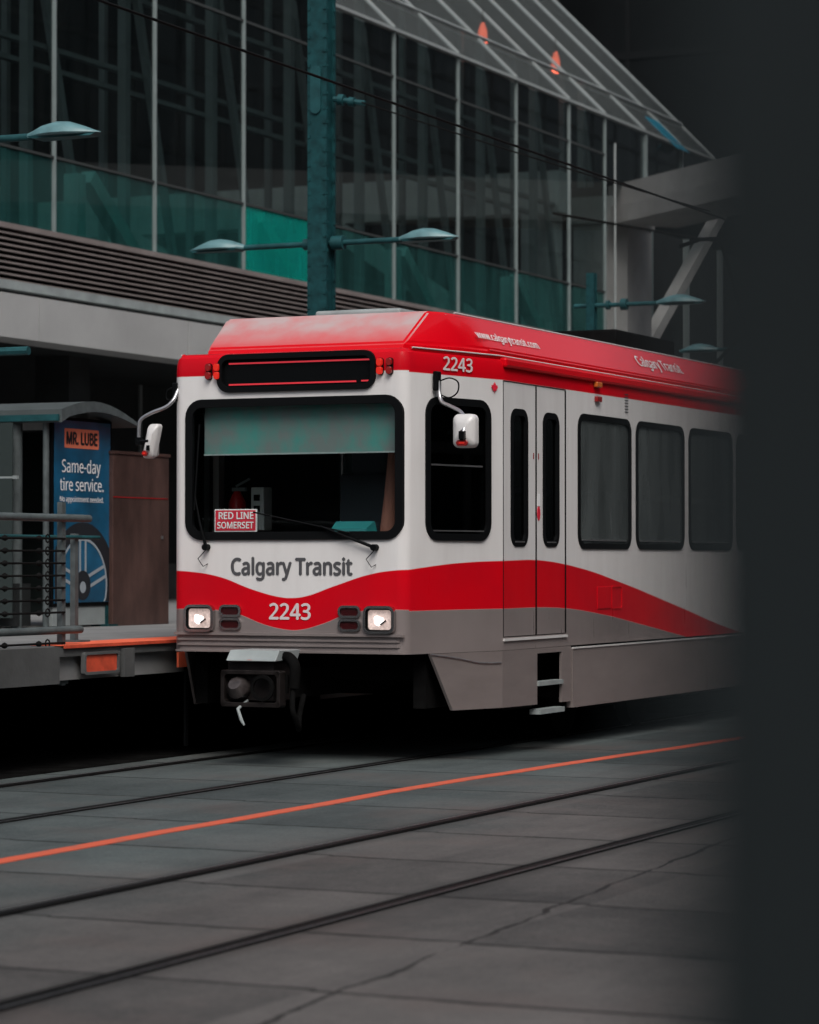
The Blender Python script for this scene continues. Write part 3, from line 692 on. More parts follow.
# side lamps, vent, hatch, maple leaf
def hoodpt(s_, y): # point on hood side plane, s_ 0..1 bottom to top
    return Vector((1.175+(.985-1.175)*s_, y, 3.235+(3.50-3.235)*s_))
hv = (hoodpt(1, 2)-hoodpt(0, 2)).normalized()
text('www.calgarytransit.com', 'web_lettering', 'letterwhite', hoodpt(.22, 1.10)+Vector((.003, 0, 0)), Y_, hv, 1.30, .105, tram, .005, .006)
text('Calgary Transit', 'roof_lettering', 'letterwhite', hoodpt(.24, 4.85)+Vector((.003, 0, 0)), Y_, hv, 1.22, .16, tram, .005, .006)
MB().box(1.285, 1.325, 3.22, 3.34, 3.04, 3.085).build('side_lamp', mat('orange side lamp', (.5, .12, .02), .3), tram, bevel=.008)
MB().box(1.285, 1.315, 3.24, 3.36, 2.915, 2.965).build('side_lamp', 'reddull', tram, bevel=.008)
m = MB()
for k in range(7): m.box(1.284, 1.29, 3.99, 4.07, 2.86+k*.026, 2.868+k*.026)
m.build('vent', 'lettergrey', tram)
MB().box(1.284, 1.292, 3.30, 3.62, 1.14, 1.33).build('hatch', 'livery', tram, bevel=.003)
MB().ring((1.285, 3.78, 1.235), Y_, Z_, X_, rrect(-.13, .13, -.1, .1, .02), rrect(-.118, .118, -.088, .088, .02), .006).build('hatch', 'red', tram)
leaf = [(0, -.5), (.03, -.22), (.28, -.27), (.24, -.14), (.5, .06), (.42, .11), (.46, .26), (.3, .23), (.26, .3), (.12, .16), (.17, .42), (.08, .38), (0, .55)]
leaf = leaf+[(-x, y) for x, y in reversed(leaf[1:-1])]
o0 = Vector((HF, 0, 0)); uu = Vector((HS-HF, TP, 0)).normalized(); nn = Vector((TP, -(HS-HF), 0)).normalized()
MB().plate(o0+uu*1.105*(1/math.cos(th))+Z_*2.915, uu, Z_, nn, [(x*.085, y*.085) for x, y in leaf], .004).build('maple_leaf', 'signred', tram)

# mirrors: right (near) and left (platform) side
def smooth(pts, n=6):
    P = [Vector(p) for p in pts]; P = [P[0]*2-P[1]]+P+[P[-1]*2-P[-2]]; out = []
    for a, b_, c, d in zip(P, P[1:], P[2:], P[3:]):
        for k in range(n):
            t = k/n
            out.append(.5*((2*b_)+(c-a)*t+(2*a-5*b_+4*c-d)*t*t+(3*b_-a-3*c+d)*t**3))
    return out+[P[-2]]
def mirror(arm, br, head, hw, hh, yd, clamp, lean=0., lamp=0.):
    a = MB().tube(smooth(arm), .0155, 10).build('mirror_arm', 'steel', tram, True)
    MB().obox(br, X_, Y_, Z_, .022, .035, .075).build('mirror_bracket', 'blackgloss', a, bevel=.008)
    sh = rrect(-hw, hw, -hh, hh, min(.045, hw*.6))
    m2 = MB(); m2.loft([[Vector(head)+X_*(x*s_+lean*z*s_)+Z_*z*s_+Y_*dy for x, z in sh] for s_, dy in ((.45, -yd), (.84, -yd*.55), (.97, -yd*.2), (1, 0), (1, .05))])
    o = m2.build('mirror', 'white', tram, True); a.parent = o
    MB().plate(Vector(head)-Y_*yd*.62-Z_*hh*.72+X_*lamp, X_, Z_, -Y_, rrect(-hw*.5, hw*.5, -.022, .022, .018), .022).build('mirror_lamp', 'reddull', o, bevel=.006)
    MB().plate(Vector(head)-Y_*(yd*.62+.023)-Z_*hh*.72+X_*lamp, X_, Z_, -Y_, rrect(-hw*.25, hw*.25, -.007, .007, .005), .004).build('mirror_lamp_glow', 'amberlit', o)
    m = MB().obox(Vector(clamp), X_, Y_, Z_, .022, .02, .03); m.tube([Vector(clamp)-Y_*.01, Vector(head)-Y_*(yd*.9)], .012, 6); m.obox(Vector(head)-Y_*(yd+.004)-Z_*.055, X_, Y_, Z_, .012, .008, .02)
    m.build('mirror_clamp', 'blackgloss', o)
    MB().plate(Vector(head)+Y_*.051, X_, Z_, Y_, rrect(-hw*.85, hw*.85, -hh*.88, hh*.88, min(.03, hw*.4)), .003).build('mirror_face', 'chrome', o)
    return a
a = mirror([(1.125, .34, 2.93), (1.135, .33, 2.83), (1.17, .30, 2.765), (1.27, .25, 2.725), (1.37, .20, 2.68), (1.425, .15, 2.61), (1.43, .10, 2.50)], (1.11, .34, 2.93), (1.415, .17, 2.535), .093, .128, .06, (1.428, .095, 2.50))
MB().tube(smooth([(1.14, .33, 2.93), (1.22, .33, 2.95), (1.29, .33, 2.915), (1.285, .33, 2.84), (1.22, .33, 2.80), (1.15, .33, 2.82)]), .006, 6).build('mirror_cable', 'black', a)
a = mirror([(-.985, .03, 2.90), (-.995, -.02, 2.82), (-1.05, -.05, 2.76), (-1.17, -.07, 2.715), (-1.26, -.08, 2.66), (-1.275, -.08, 2.57), (-1.275, -.08, 2.48)], (-1.005, .04, 2.88), (-1.175, -.06, 2.495), .048, .135, .045, (-1.272, -.085, 2.495), .22, -.035)
MB().tube(smooth([(-1.0, .02, 2.92), (-1.06, .0, 2.90), (-1.07, .0, 2.83), (-1.01, .0, 2.81)]), .005, 6).build('mirror_cable', 'black', a)

# --- coupler
PRE = set(tram.children)
top = MB().hexa([(-.45, -.57, .80), (-.03, -.57, .80), (-.03, -.2, .80), (-.45, -.2, .80), (-.45, -.50, .88), (-.03, -.50, .88), (-.03, -.15, .88), (-.45, -.15, .88)]).build('coupler_cover', 'acgrey', tram, bevel=.006)
MB().plate((-.25, -.566, .808), X_, Vector((0, .07, .08)), Vector((0, -.08, .07)), [(-.03, 0), (.03, 0), (.0, .045)], .003).build('warning_mark', 'orangedull', top)
c1 = MB().box(-.47, -.08, -.50, -.2, .50, .79).ring((-.235, -.58, .60), X_, Z_, Y_, rrect(-.255, .25, -.145, .13, .02), rrect(-.225, .22, -.112, .10, .03), .1)
cp = c1.build('coupler', mat('greasy coupler steel', (.014, .0115, .011), .5, metal=.1, var=.5, scale=9, spec=.15), tram, bevel=.004)
MB().tube([(-.36, -.50, .60), (-.36, -.56, .60), (-.36, -.60, .63)], [.095, .088, .05], 14).build('coupler_cone', mat('worn coupler cone', (.045, .038, .037), .35, metal=.3, var=.7, scale=9), tram, True).parent = tram
MB().ring((-.13, -.575, .60), X_, Z_, -Y_, [(math.cos(a*.3927)*.1, math.sin(a*.3927)*.1) for a in range(16)], [(math.cos(a*.3927)*.075, math.sin(a*.3927)*.075) for a in range(16)], .02).build('coupler_socket', 'under', tram)
MB().tube([(-.30, -.50, .50), (-.33, -.60, .44), (-.29, -.62, .36), (-.265, -.62, .32)], [.01, .014, .014, .008], 8).build('coupler_handle', 'acgrey', tram, True)
hs_ = MB().tube(smooth([(-.04, -.40, .83), (.04, -.46, .82), (.09, -.48, .75), (.08, -.48, .6)]), .042, 10).tube(smooth([(.075, -.48, .64), (.08, -.5, .45), (.09, -.46, .36), (.08, -.40, .30), (.03, -.3, .29), (-.04, -.15, .38), (-.08, 0, .52)]), .022, 10)
hs_.build('coupler_hose', 'under', tram, True)
MB().tube([(.0, -.47, .70), (.0, -.47, .56)], .03, 10).build('hose_coupling', 'under', tram, True)
MB().box(-.42, -.2, -.1, 2.0, .5, .72).build('drawbar', 'under', tram)
for ch in tram.children:
    if ch not in PRE: ch.location.x = .22
# underframe, bogies
MB().box(-1.0, 1.0, .6, LEN-.6, .62, .843).box(-1.15, 1.15, 2.75, 4.1, .40, .62).box(-1.15, 1.15, 7.2, 10.5, .36, .62).build('underframe', 'under', tram)
for sx in (1, -1):
    for y0, y1 in ((.36, 2.7), (LEN-2.7, LEN-.36)): MB().box(sx*.90, sx*1.005, y0, y1, .42, .842).build('equipment_box', 'under', tram)  # black liner added as painted shade over the inner skirt faces
for yb in (4.7, 12.0, LEN-4.7):
    bg_ = MB().box(-.95, -.85, yb-1.3, yb+1.3, .38, .55).box(.85, .95, yb-1.3, yb+1.3, .38, .55).box(-.9, .9, yb-.3, yb+.3, .35, .6).build('bogie', 'under', tram)
    for yw in (yb-.95, yb+.95):
        for x in (-.73, .73):
            MB().tube([(x-.065, yw, .345), (x+.065, yw, .345)], .335, 24).build('wheel', 'under', bg_)
# articulation bellows
m = MB()
for k in range(9):
    y = 11.55+k*.1; m.ring((0, y, 0), X_, Z_, Y_, rrect(-1.33, 1.33, .6, 3.56, .12), rrect(-1.2, 1.2, .7, 3.45, .1), .06)
m.build('bellows', 'black', tram)

# --- inside of the tram: cab and saloon
MB().box(-1.2, 1.2, 1.30, 1.34, 1.0, 3.08).build('cab_partition', 'dark', tram)
boolean([k for k in tram.children if k.name.startswith('cab_partition')][-1], MB().box(-.2, .55, 1.0, 1.6, 1.2, 2.7).box(.75, 1.1, 1.0, 1.6, 1.75, 2.6))
MB().hexa([(-.90, .10, 1.0), (.90, .10, 1.0), (1.0, .62, 1.0), (-1.0, .62, 1.0), (-.88, .10, 1.70), (.88, .10, 1.70), (.98, .5, 1.76), (-.98, .5, 1.76)]).build('dashboard', 'dark', tram)
MB().hexa([(.27, .16, 1.72), (.60, .16, 1.72), (.64, .3, 1.72), (.23, .3, 1.72), (.29, .17, 1.80), (.59, .17, 1.80), (.60, .3, 1.86), (.27, .3, 1.86)]).build('console_cover', 'tealscreen', tram)
MB().box(-.775, .895, .085, .10, 2.385, 2.77).build('roller_blind', 'blind', tram)
MB().box(-.78, .90, .08, .105, 2.378, 2.39).build('blind_rail', 'acgrey', tram)
MB().box(-.80, -.68, .9, 1.05, 1.80, 2.15).build('control_box', 'panelwhite', tram, bevel=.01)
MB().box(-.765, -.715, .885, .9, 2.04, 2.09).box(-.765, -.715, .885, .9, 1.95, 2.0).build('control_button', 'black', tram)
st = MB().box(-.02, .5, .95, 1.02, 1.55, 2.25).box(-.02, .5, .55, 1.0, 1.45, 1.57).box(.08, .40, .95, 1.0, 2.25, 2.45).build('driver_seat', 'seat', tram, bevel=.02)
MB().tube([(.62, .5, 1.75), (.645, .5, 2.05), (.67, .5, 2.4)], [.07, .055, .045], 10).build('cab_curtain', 'skin', tram, True)  # tan upright tube beside the driver seat
MB().tube([(-.12, 1.2, 1.1), (-.12, 1.2, 3.0)], .02, 8).tube([(.62, 1.2, 1.1), (.62, 1.2, 3.0)], .02, 8).build('grab_pole', 'steel', tram)
MB().box(-1.21, 1.21, 1.25, LEN-1.25, .992, 1.0).build('floor', 'dark', tram)
MB().box(-1.2, 1.2, 1.4, LEN-1.4, 3.05, 3.085).build('ceiling', 'acgrey', tram)
y = 3.1
while y < LEN-3:
    if not (8.3 < y < 10.2 or 11 < y < 13 or 13.6 < y < 15.6):
        for sx in (1, -1):
            MB().box(sx*.35, sx*1.15, y, y+.45, 1.35, 1.45).box(sx*.35, sx*1.15, y+.42, y+.5, 1.4, 2.0).build('passenger_seat', 'seat', tram, bevel=.02)
    y += .95
for y in (2.9, 5.6, 8.3): MB().tube([(.33, y, 1.0), (.33, y, 3.05)], .018, 8).build('grab_pole', 'steel', tram)
for y in (2.4, 6.2):
    MB().box(-.9, -.7, y-.9, y+2, 3.03, 3.045).build('ceiling_lamp', mat('dim ceiling lamp', (.6, .65, .65), .5, emit=(.7, 1, .97), estr=.25), tram)

# things carried in the cab
rs = thing('route_sign', 'red card reading RED LINE SOMERSET standing in the tram windscreen', 'route sign', (TX-.465, YF+.026, 1.868))
MB().obox((0, 0, 0), X_, Y_, Z_, .185, .006, .088).build('card', 'letterwhite', rs)
MB().obox((0, -.008, 0), X_, Y_, Z_, .176, .002, .079).build('card_face', 'signred', rs)
text('RED LINE', 'lettering', 'letterwhite', (-.145, -.010, .012), X_, Z_, .305, .052, rs, .002, .025)
text('SOMERSET', 'lettering', 'letterwhite', (-.158, -.010, -.062), X_, Z_, .318, .05, rs, .002, .025)
ex = thing('fire_extinguisher', 'red fire extinguisher inside the tram cab behind the route card', 'extinguisher', (TX-.95, YF+.95, 1.70))
MB().tube([(0, 0, 0), (0, 0, .02), (0, 0, .33), (0, 0, .38), (0, 0, .42)], [.05, .07, .07, .045, .025], 14).build('cylinder', 'extred', ex, True)
MB().box(-.04, .08, -.02, .02, .42, .45).tube([(.0, -.02, .46), (.13, -.03, .52)], .01, 6).build('handle', 'acgrey', ex)

# ================================================================== poles with street lamps (catenary poles)
def lamp_head(parent, x0, sgn):
    """cobra style head, from the arm end x0 outwards"""
    rings = []
    for k, (d, hw, hh) in enumerate(((0, .035, .03), (.06, .06, .05), (.16, .12, .085), (.28, .15, .105), (.40, .14, .095), (.52, .09, .055), (.62, .035, .015), (.66, .01, .004))):
        rings.append([(x0+sgn*d, hw*math.cos(2*math.pi*i/14), max(-.012, hh*math.sin(2*math.pi*i/14))) for i in range(14)])
    hd = MB().loft(rings).build('lamp_head', 'lampshell', parent, True)
    MB().hexa([(x0+sgn*.08, -.10, -.03), (x0+sgn*.6, -.06, -.03), (x0+sgn*.6, .06, -.03), (x0+sgn*.08, .10, -.03), (x0+sgn*.05, -.11, -.011), (x0+sgn*.64, -.05, -.011), (x0+sgn*.64, .05, -.011), (x0+sgn*.05, .11, -.011)]).build('lamp_glass', 'teal', hd)
PX, PZ = -13.0, .92
def pole(y, label):
    t = thing('lamp_post', label, 'lamp post', (PX, y, PZ), 'teal lamp posts along the platform')
    m = MB(); s_ = .125
    pr = [(-.11, -.11), (.11, -.11), (.11, -.08), (.04, -.08), (.04, .08), (.11, .08), (.11, .11), (-.11, .11), (-.11, .08), (-.04, .08), (-.04, -.08), (-.11, -.08)]
    m.loft([[(x, yy, z) for x, yy in pr] for z in (.04, 9.2)])
    # boxed web with a seam and rivets
    m.box(-.085, -.042, -.078, .078, .04, 9.2).box(.042, .085, -.078, .078, .04, 9.2)
    for k in range(60):
        z = .3+k*.148
        for x in (-.09, .09): m.obox((x, -.112, z), X_, Y_, Z_, .016, .006, .016)
        for yy in (-.08, .08): m.obox((.112, yy, z), X_, Y_, Z_, .006, .016, .016)
    m.build('post', 'tealdark', t)
    MB().box(-.25, .25, -.25, .25, 0, .04).build('base_plate', 'tealdark', t)
    MB().plate((-.01, -.112, 5.55), X_, Z_, -Y_, rrect(-.06, .06, -.28, .22, .055), .02).build('access_cover', 'teal', t)
    a = MB().tube([(-.92, 0, 3.93), (.92, 0, 3.93)], .03, 10).tube([(.13, 0, 3.93), (.26, 0, 3.93)], .075, 12).tube([(-.2, 0, 3.93), (-.13, 0, 3.93)], .06, 12).build('lamp_arm', 'teal', t, True)
    a.location = (0, 0, 0)
    for sg_ in (1, -1):
        lamp_head(t, sg_*.90, sg_)
    for c in list(t.children):
        if c.name.startswith('lamp_head'):
            c.location = (0, 0, 3.93)
    MB().tube([(.14, 0, 5.43), (.5, -.0, 5.36)], .03, 8).tube([(.2, 0, 5.42), (.26, 0, 5.41)], .06, 10).tube([(.32, 0, 5.39), (.38, 0, 5.38)], .05, 10).build('insulator', 'teal', t, True)
    return t
p0 = pole(26.03, 'teal steel lamp post with two lamp arms rising behind the tram roof')
labs = {19.0: 'lamp post at the left edge of the picture, only its lamp head reaching in',
        33.85: 'lamp post behind the dark box on the tram roof, its arm reaching right',
        41.75: 'farthest lamp post, its lamp just above the rear of the tram roof',
        10.15: 'lamp post nearest the camera along the platform'}
for y, l in ((19.0, labs[19.0]), (33.85, labs[33.85]), (41.75, labs[41.75])):
    c = copy_tree(p0); c.location = (PX, y, PZ+(.09 if y < 20 else 0)); c['label'] = l
    if y < 20: MB().tube([(0, 0, 2.22), (.90, 0, 2.22)], .035, 8).build('bracket_arm', 'teal', c, True)
    if y == 33.85 or y == 41.75:
        # these two are shorter in the photograph, ending just above the arm
        for ch in list(c.children):
            if y == 33.85 and ch.name.startswith('lamp_arm'): ch.scale.x = .62; ch.location.x = .33
            if y == 33.85 and ch.name.startswith('lamp_head') and ch.bound_box[0][0] < 0:
                for g in list(ch.children): bpy.data.objects.remove(g)
                bpy.data.objects.remove(ch); continue
            if ch.name.startswith(('post', 'access_cover', 'insulator')):
                if ch.name.startswith('post'): ch.scale = (.5, .5, 4.35/9.2)
                else: bpy.data.objects.remove(ch)

# wires
def wire(name, label, a, b_, r, sag=.0, n=24):
    pts = []
    for k in range(n+1):
        f = k/n; p = Vector(a).lerp(Vector(b_), f); p.z -= sag*4*f*(1-f); pts.append(p)
    return tag(MB().tube(pts, r, 6).build(name, 'wire', None, True), label, 'wire')
wire('contact_wire', 'long dark contact wire running above the tram along its track', (-9.92, -10, 5.39), (-9.92, 90, 5.39), .011)
wire('pull_off_wire', 'thin wire from the insulator on the teal post towards the contact wire', (-12.5, 25.95, 6.28), (-9.92, 29.5, 5.42), .008, .02)
wire('feeder_wire', 'dark cable crossing in front of the concrete walkway column', (-16, 40, 6.9), (-2, 56, 5.4), .02, .2)
wire('span_wire', 'dark span wire in front of the concrete brace', (-13, 41.75, 5.9), (-1.5, 41.75, 6.2), .014, .3)

# ================================================================== platform furniture
sh = thing('tram_shelter', 'glazed shelter with curved grey roof and a blue advertising panel on its end', 'shelter', (-14.0, 22.0, .92))
# barrel roof along X: arc spans Y .25..1.95
rings = []
for x in (.18, -4.2):
    up_ = [(.25+1.44*k/10, 1.98+.17*math.sin(math.pi*(.12+.88*k/10))-.02*k/10) for k in range(11)]
    dn = [(.25+1.44*k/10, 1.92) if k == 0 else (.25+1.44*k/10, 1.93+.115*math.sin(math.pi*(.05+.95*k/10))-.0*k) for k in range(10, -1, -1)]
    rings.append([(x, a_, z) for a_, z in up_+dn])
rf = MB().loft(rings).build('roof', mat('grey shelter roof', (.065, .078, .078), .5, var=.2, scale=3), sh, True)
MB().box(-4.2, .17, .22, .30, 1.935, 1.995).build('roof_edge', 'teal', sh)
MB().plate((.181, 0, 0), Y_, Z_, X_, [(a_, z) for _, a_, z in [(0, y_, z_) for x_, y_, z_ in [tuple(p) for p in rings[0]]]], .012).build('roof_end', 'railgrey', sh)
for x, y in ((-.35, .33), (-.35, 1.5), (-3.9, .12), (-3.9, 1.5)): MB().tube([(x, y, 0), (x, y, 1.95)], .055, 12).build('post', 'railgrey', sh, True)
for k, (z0, z1, mm_) in enumerate(((1.42, 1.92, 'shelterglass'), (.1, 1.40, 'shelterglass'))):
    for x0 in (-3.85, -2.0): MB().box(x0, x0+1.75, .10, .115, z0, z1).build('pane', mm_, sh)
MB().tube([(-.03, .335, 0), (-.03, .335, 1.95)], .03, 10).build('post', 'railgrey', sh, True)
MB().box(-3.85, -.2, .102, .135, 1.395, 1.425).build('transom', 'acgrey', sh)
MB().box(-3.9, -.1, 1.52, 1.535, .1, 1.9).build('pane', 'shelterglass', sh)
MB().box(-3.5, -.9, .9, 1.3, .42, .47).build('bench', 'wall', sh)
MB().box(-.9, -.3, .25, .5, .02, .42).build('heater_box', 'wall', sh)
# advertising panel on the end (faces the street)
ad = MB().box(-.09, .0, .385, 1.475, .20, 1.99).build('advert_case', 'black', sh)
MB().box(-.08, -.01, .42, 1.40, .02, .198).build('panel_foot', 'acgrey', ad)
MB().box(-.06, -.0, 1.37, 1.43, 0, .20).box(-.12, .06, 1.30, 1.50, 0, .02).build('panel_leg', 'tealdark', ad)
po = MB().box(.001, .006, .425, 1.44, .235, 1.96).build('poster', 'adblue', ad)
MB().plate((.0065, 0, 0), Y_, Z_, X_, rrect(.60, 1.22, 1.70, 1.885, .015), .003).build('badge', 'adorange', po)
text('MR. LUBE', 'badge_lettering', 'tyre', (.0098, .635, 1.735), Y_, Z_, .55, .115, po, .001, .045)
text('Same-day', 'poster_lettering', 'letterwhite', (.0065, .555, 1.43), Y_, Z_, .70, .165, po, .001, .008)
text('tire service.', 'poster_lettering', 'letterwhite', (.0065, .52, 1.295), Y_, Z_, .79, .12, po, .001, .008)
text('No appointment needed.', 'poster_lettering', 'letterwhite', (.0065, .52, 1.175), Y_, Z_, .79, .07, po, .001, .004)
circ = lambda r, n=40: [(math.cos(2*math.pi*k/n)*r, math.sin(2*math.pi*k/n)*r) for k in range(n)]
def clip(l, cy, cz): return [(min(max(a_, .43-cy), 1.435-cy), min(max(b_, .24-cz), 1.9-cz)) for a_, b_ in l]
CY, CZ = .93, .40
MB().ring((.0065, CY, CZ), Y_, Z_, X_, clip(circ(.60), CY, CZ), clip(circ(.455), CY, CZ), .0015).build('printed_tyre', 'tyre', po)
MB().ring((.0085, CY, CZ), Y_, Z_, X_, clip(circ(.45), CY, CZ), clip(circ(.425), CY, CZ), .0012).build('printed_rim', 'rimgrey', po)
m = MB()
for deg in (90, 18, 162):
    a_ = R(deg)
    d_ = Vector((0, math.cos(a_), math.sin(a_))); e_ = Vector((0, -math.sin(a_), math.cos(a_)))
    for sd_ in (-1, 1): m.obox(Vector((.0095, CY, CZ))+d_*.27+e_*sd_*.05, d_, e_, X_, .155, .016, .0005)
m.build('printed_spoke', 'rimgrey', po)
MB().plate((.0098, CY, CZ), Y_, Z_, X_, clip(circ(.14), CY, CZ), .0008).build('printed_hub', 'tyre', po)
MB().plate((.0108, CY, CZ-.02), Y_, Z_, X_, circ(.055), .0008).build('printed_hub', 'rimgrey', po)

cb = thing('utility_cabinet', 'tall brown stainless cabinet standing on the platform right of the shelter', 'cabinet', (-13.95, 23.42, .92))
MB().box(-.7, 0, 0, 1.09, .0, 1.67).build('case', 'brown', cb, bevel=.006)
MB().box(-.71, .012, -.012, 1.102, 1.671, 1.70).build('top_cap', 'brown', cb)
MB().box(.0005, .004, .0, 1.06, 1.245, 1.258).build('red_stripe', 'reddull', cb)  # reflected red line painted as a thin strip
MB().box(.0005, .012, .93, .96, .85, .88).build('lock', 'steel', cb)

# railings at the platform edge
def railing(label, x, posts, y0, y1, ztop, zbot, face):
    t = thing('railing', label, 'railing', (x, y0, .92), 'railings at the platform edge')
    L_ = y1-y0
    for q in posts:
        m = MB().bar((0, q-y0, -.30 if face else 0), (0, q-y0, ztop+(.12 if face else .03)), .045, .05)
        if face: m.obox((-.02, q-y0, -.22), X_, Y_, Z_, .04, .07, .07)
        else: m.box(-.09, .09, q-y0-.09, q-y0+.09, 0, .02)
        m.build('post', 'railgrey', t)
    MB().tube([(.035, -8, ztop), (.035, L_, ztop)], .029 if face else .016, 12).build('handrail', 'railgrey' if face else 'teal', t, True)
    if face:
        MB().tube([(.035, -8, zbot), (.035, L_-.12, zbot)], .029, 12).build('bottom_rail', 'railgrey', t, True)
        for k in range(8):
            z = ztop-.155-.092*k if k < 7 else .02
            c = MB().tube([(.03, -8, z), (.03, posts[0]-y0, z)], .009, 6)
            for yy in (posts[0]-y0-.36, posts[0]-y0-.82, posts[0]-y0-1.3): c.tube([(.03, yy-.035, z), (.03, yy, z), (.03, yy+.035, z)], [.01, .024, .01], 8)
            yy = posts[0]-y0-.24
            c.tube([(.03, yy+.03*math.cos(a*.7854), z+.03*math.sin(a*.7854)) for a in range(9)], .006, 5)
            c.build('cable', 'wire', t)
    return t
railing('stout grey railing with cable infill mounted on the platform edge face', -11.17, [18.0, 15.6, 13.2], 16, 18.34, .955, .115, True)
railing('thin teal handrail standing just behind the cable railing', -11.45, [18.64, 15.9, 13.2], 16, 18.95, .815, 0, False)

# ================================================================== glass building
GX = -20.0; BAY = 2.69; Y0b = 32.02-3*BAY
bl = thing('glass_building', 'long dark glass fronted hall with louvre band, concrete fascia and sloping glass roof', 'building', (GX, 0, 0))
ymul = [Y0b+BAY*k for k in range(0, 11)]+[52.83]
ymul = [y for y in ymul if y < 52.9]; ymul[-1] = 52.83
for i, (a_, b_) in enumerate(zip(ymul, ymul[1:])):
    if b_-a_ < .5: continue
    MB().box(-.03, -.01, a_+.04, b_-.04, 6.97, 10.46).build('glass_pane', 'facadeglass', bl)
    MB().box(-.03, -.01, a_+.04, b_-.04, 5.93, 6.94).build('lower_pane', 'tealbright' if abs(a_-37.4) < .5 else 'tealglass', bl)
for y in ymul:
    MB().box(-.03, .03, y-.013, y+.013, 5.9, 10.5).build('mullion', 'mullion', bl)
MB().box(-.05, .012, ymul[0], 52.83, 6.94, 6.975).build('transom', 'transom', bl)
MB().box(-.05, .006, ymul[0], 52.83, 9.72, 9.76).build('transom', 'transom', bl)
MB().box(-.05, .06, ymul[0], 59.8, 10.50, 10.55).build('eave', 'roofrib', bl)
MB().box(-.1, .14, ymul[0], 52.83, 5.86, 5.93).build('window_sill', 'louver', bl)
# louvres
lv = MB()
for k in range(9):
    z = 5.19+k*.076
    lv.hexa([(-.02, 20, z), (.12, 20, z-.01), (.12, 52.8, z-.01), (-.02, 52.8, z), (-.02, 20, z+.03), (.12, 20, z+.014), (.12, 52.8, z+.014), (-.02, 52.8, z+.03)])
lv.build('louvre_band', 'louver', bl)
MB().box(-.12, -.04, 20, 52.8, 5.1, 5.86).build('louvre_backing', 'black', bl)
MB().box(-.1, .22, 20, 52.8, 5.06, 5.17).build('flashing', 'acgrey', bl)
MB().box(-.12, .02, 20, 52.8, 4.90, 5.05).build('shadow_gap', 'black', bl)
for y in [23.05+3.95*k for k in range(8)]:
    MB().box(-.1, .45, y+.008, y+3.942, 4.40, 4.965).build('fascia_panel', 'concrete', bl)
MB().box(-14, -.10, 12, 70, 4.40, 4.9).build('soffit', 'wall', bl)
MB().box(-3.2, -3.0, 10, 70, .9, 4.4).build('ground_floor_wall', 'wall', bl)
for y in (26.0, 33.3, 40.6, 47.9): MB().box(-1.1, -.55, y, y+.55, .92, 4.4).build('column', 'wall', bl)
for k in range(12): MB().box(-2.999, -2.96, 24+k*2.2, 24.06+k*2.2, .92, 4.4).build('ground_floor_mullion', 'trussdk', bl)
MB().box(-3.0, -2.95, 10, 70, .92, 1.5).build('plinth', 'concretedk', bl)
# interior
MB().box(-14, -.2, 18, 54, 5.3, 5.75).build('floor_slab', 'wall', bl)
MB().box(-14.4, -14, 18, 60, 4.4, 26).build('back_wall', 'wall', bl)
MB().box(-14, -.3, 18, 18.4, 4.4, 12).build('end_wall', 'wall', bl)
for y in [Y0b+BAY*1.5+k*BAY*1.0 for k in range(11)]:
    q = MB().bar((-1.3, y, 5.75), (-1.3, y, 11.6), .14, .14)
    q.bar((-1.9, y+.4, 5.75), (-1.9, y+.4, 12), .1, .1)
    q.build('interior_post', 'insteel', bl)
    q = MB().bar((-1.3, y+.1, 10.9), (-1.3, y+1.6, 5.8), .1, .12)
    q.build('interior_diagonal', 'insteel', bl)
for z in (8.55, 8.85, 10.0): MB().box(-1.5, -1.38, 20, 54, z, z+.07).build('interior_rail', 'insteel', bl)
# pale frame inside: low trusses seen through the lower panes and the end frame
for y in (33.2, 38.3, 43.6, 48.7):
    MB().bar((-.4, y, 5.76), (-.4, y, 6.9), .22, .22).bar((-.4, y+.3, 6.9), (-.4, y+1.75, 5.8), .22, .22).build('pale_frame', 'truss', bl)
MB().box(-13.9, -1.3, 53.6, 54.2, 8.75, 9.6).build('end_beam', 'truss', bl)
for x in (-1.8, -7.0, -12): MB().box(x-.35, x+.35, 53.6, 54.15, 5.75, 8.75).build('end_column', 'truss', bl)
for x0, x1 in ((-6.6, -2.2), (-11.6, -7.4)): MB().bar((x0, 53.8, 8.75), (x1, 53.8, 5.8), .45, .4).build('end_brace', 'truss', bl)
MB().box(-14, -.3, 54.25, 54.4, 4.4, 9.3).build('end_wall', 'wall', bl)
# roof: 45 degree glass with ribs
ry = ymul+[52.83+BAY*.9, 52.83+BAY*1.75, 59.8]
ry[-3:] = [55.2, 57.5, 59.8]
n45 = Vector((1, 0, 1)).normalized(); d45 = Vector((-1, 0, 1)).normalized()
RL = 22.5
for a_, b_ in zip(ry, ry[1:]):
    if b_-a_ < .3: continue
    MB().obox(Vector((0, (a_+b_)/2, 10.56))+d45*.56, Y_, d45, n45, (b_-a_)/2-.04, .53, .01).build('roof_pane', 'roofglass', bl)
    MB().obox(Vector((0, (a_+b_)/2, 10.56))+d45*(1.16+(RL-1.16)/2), Y_, d45, n45, (b_-a_)/2-.04, (RL-1.16)/2-.03, .01).build('roof_pane', 'roofglass', bl)
for y in ry:
    MB().obox(Vector((0, y, 10.56))+d45*RL/2+n45*.01, Y_, d45, n45, .016, RL/2, .03).build('roof_rib', 'roofrib', bl)
MB().obox(Vector((0, (ry[0]+59.8)/2, 10.56))+d45*1.13+n45*.04, Y_, d45, n45, (59.8-ry[0])/2, .022, .03).build('purlin', 'roofrib', bl)
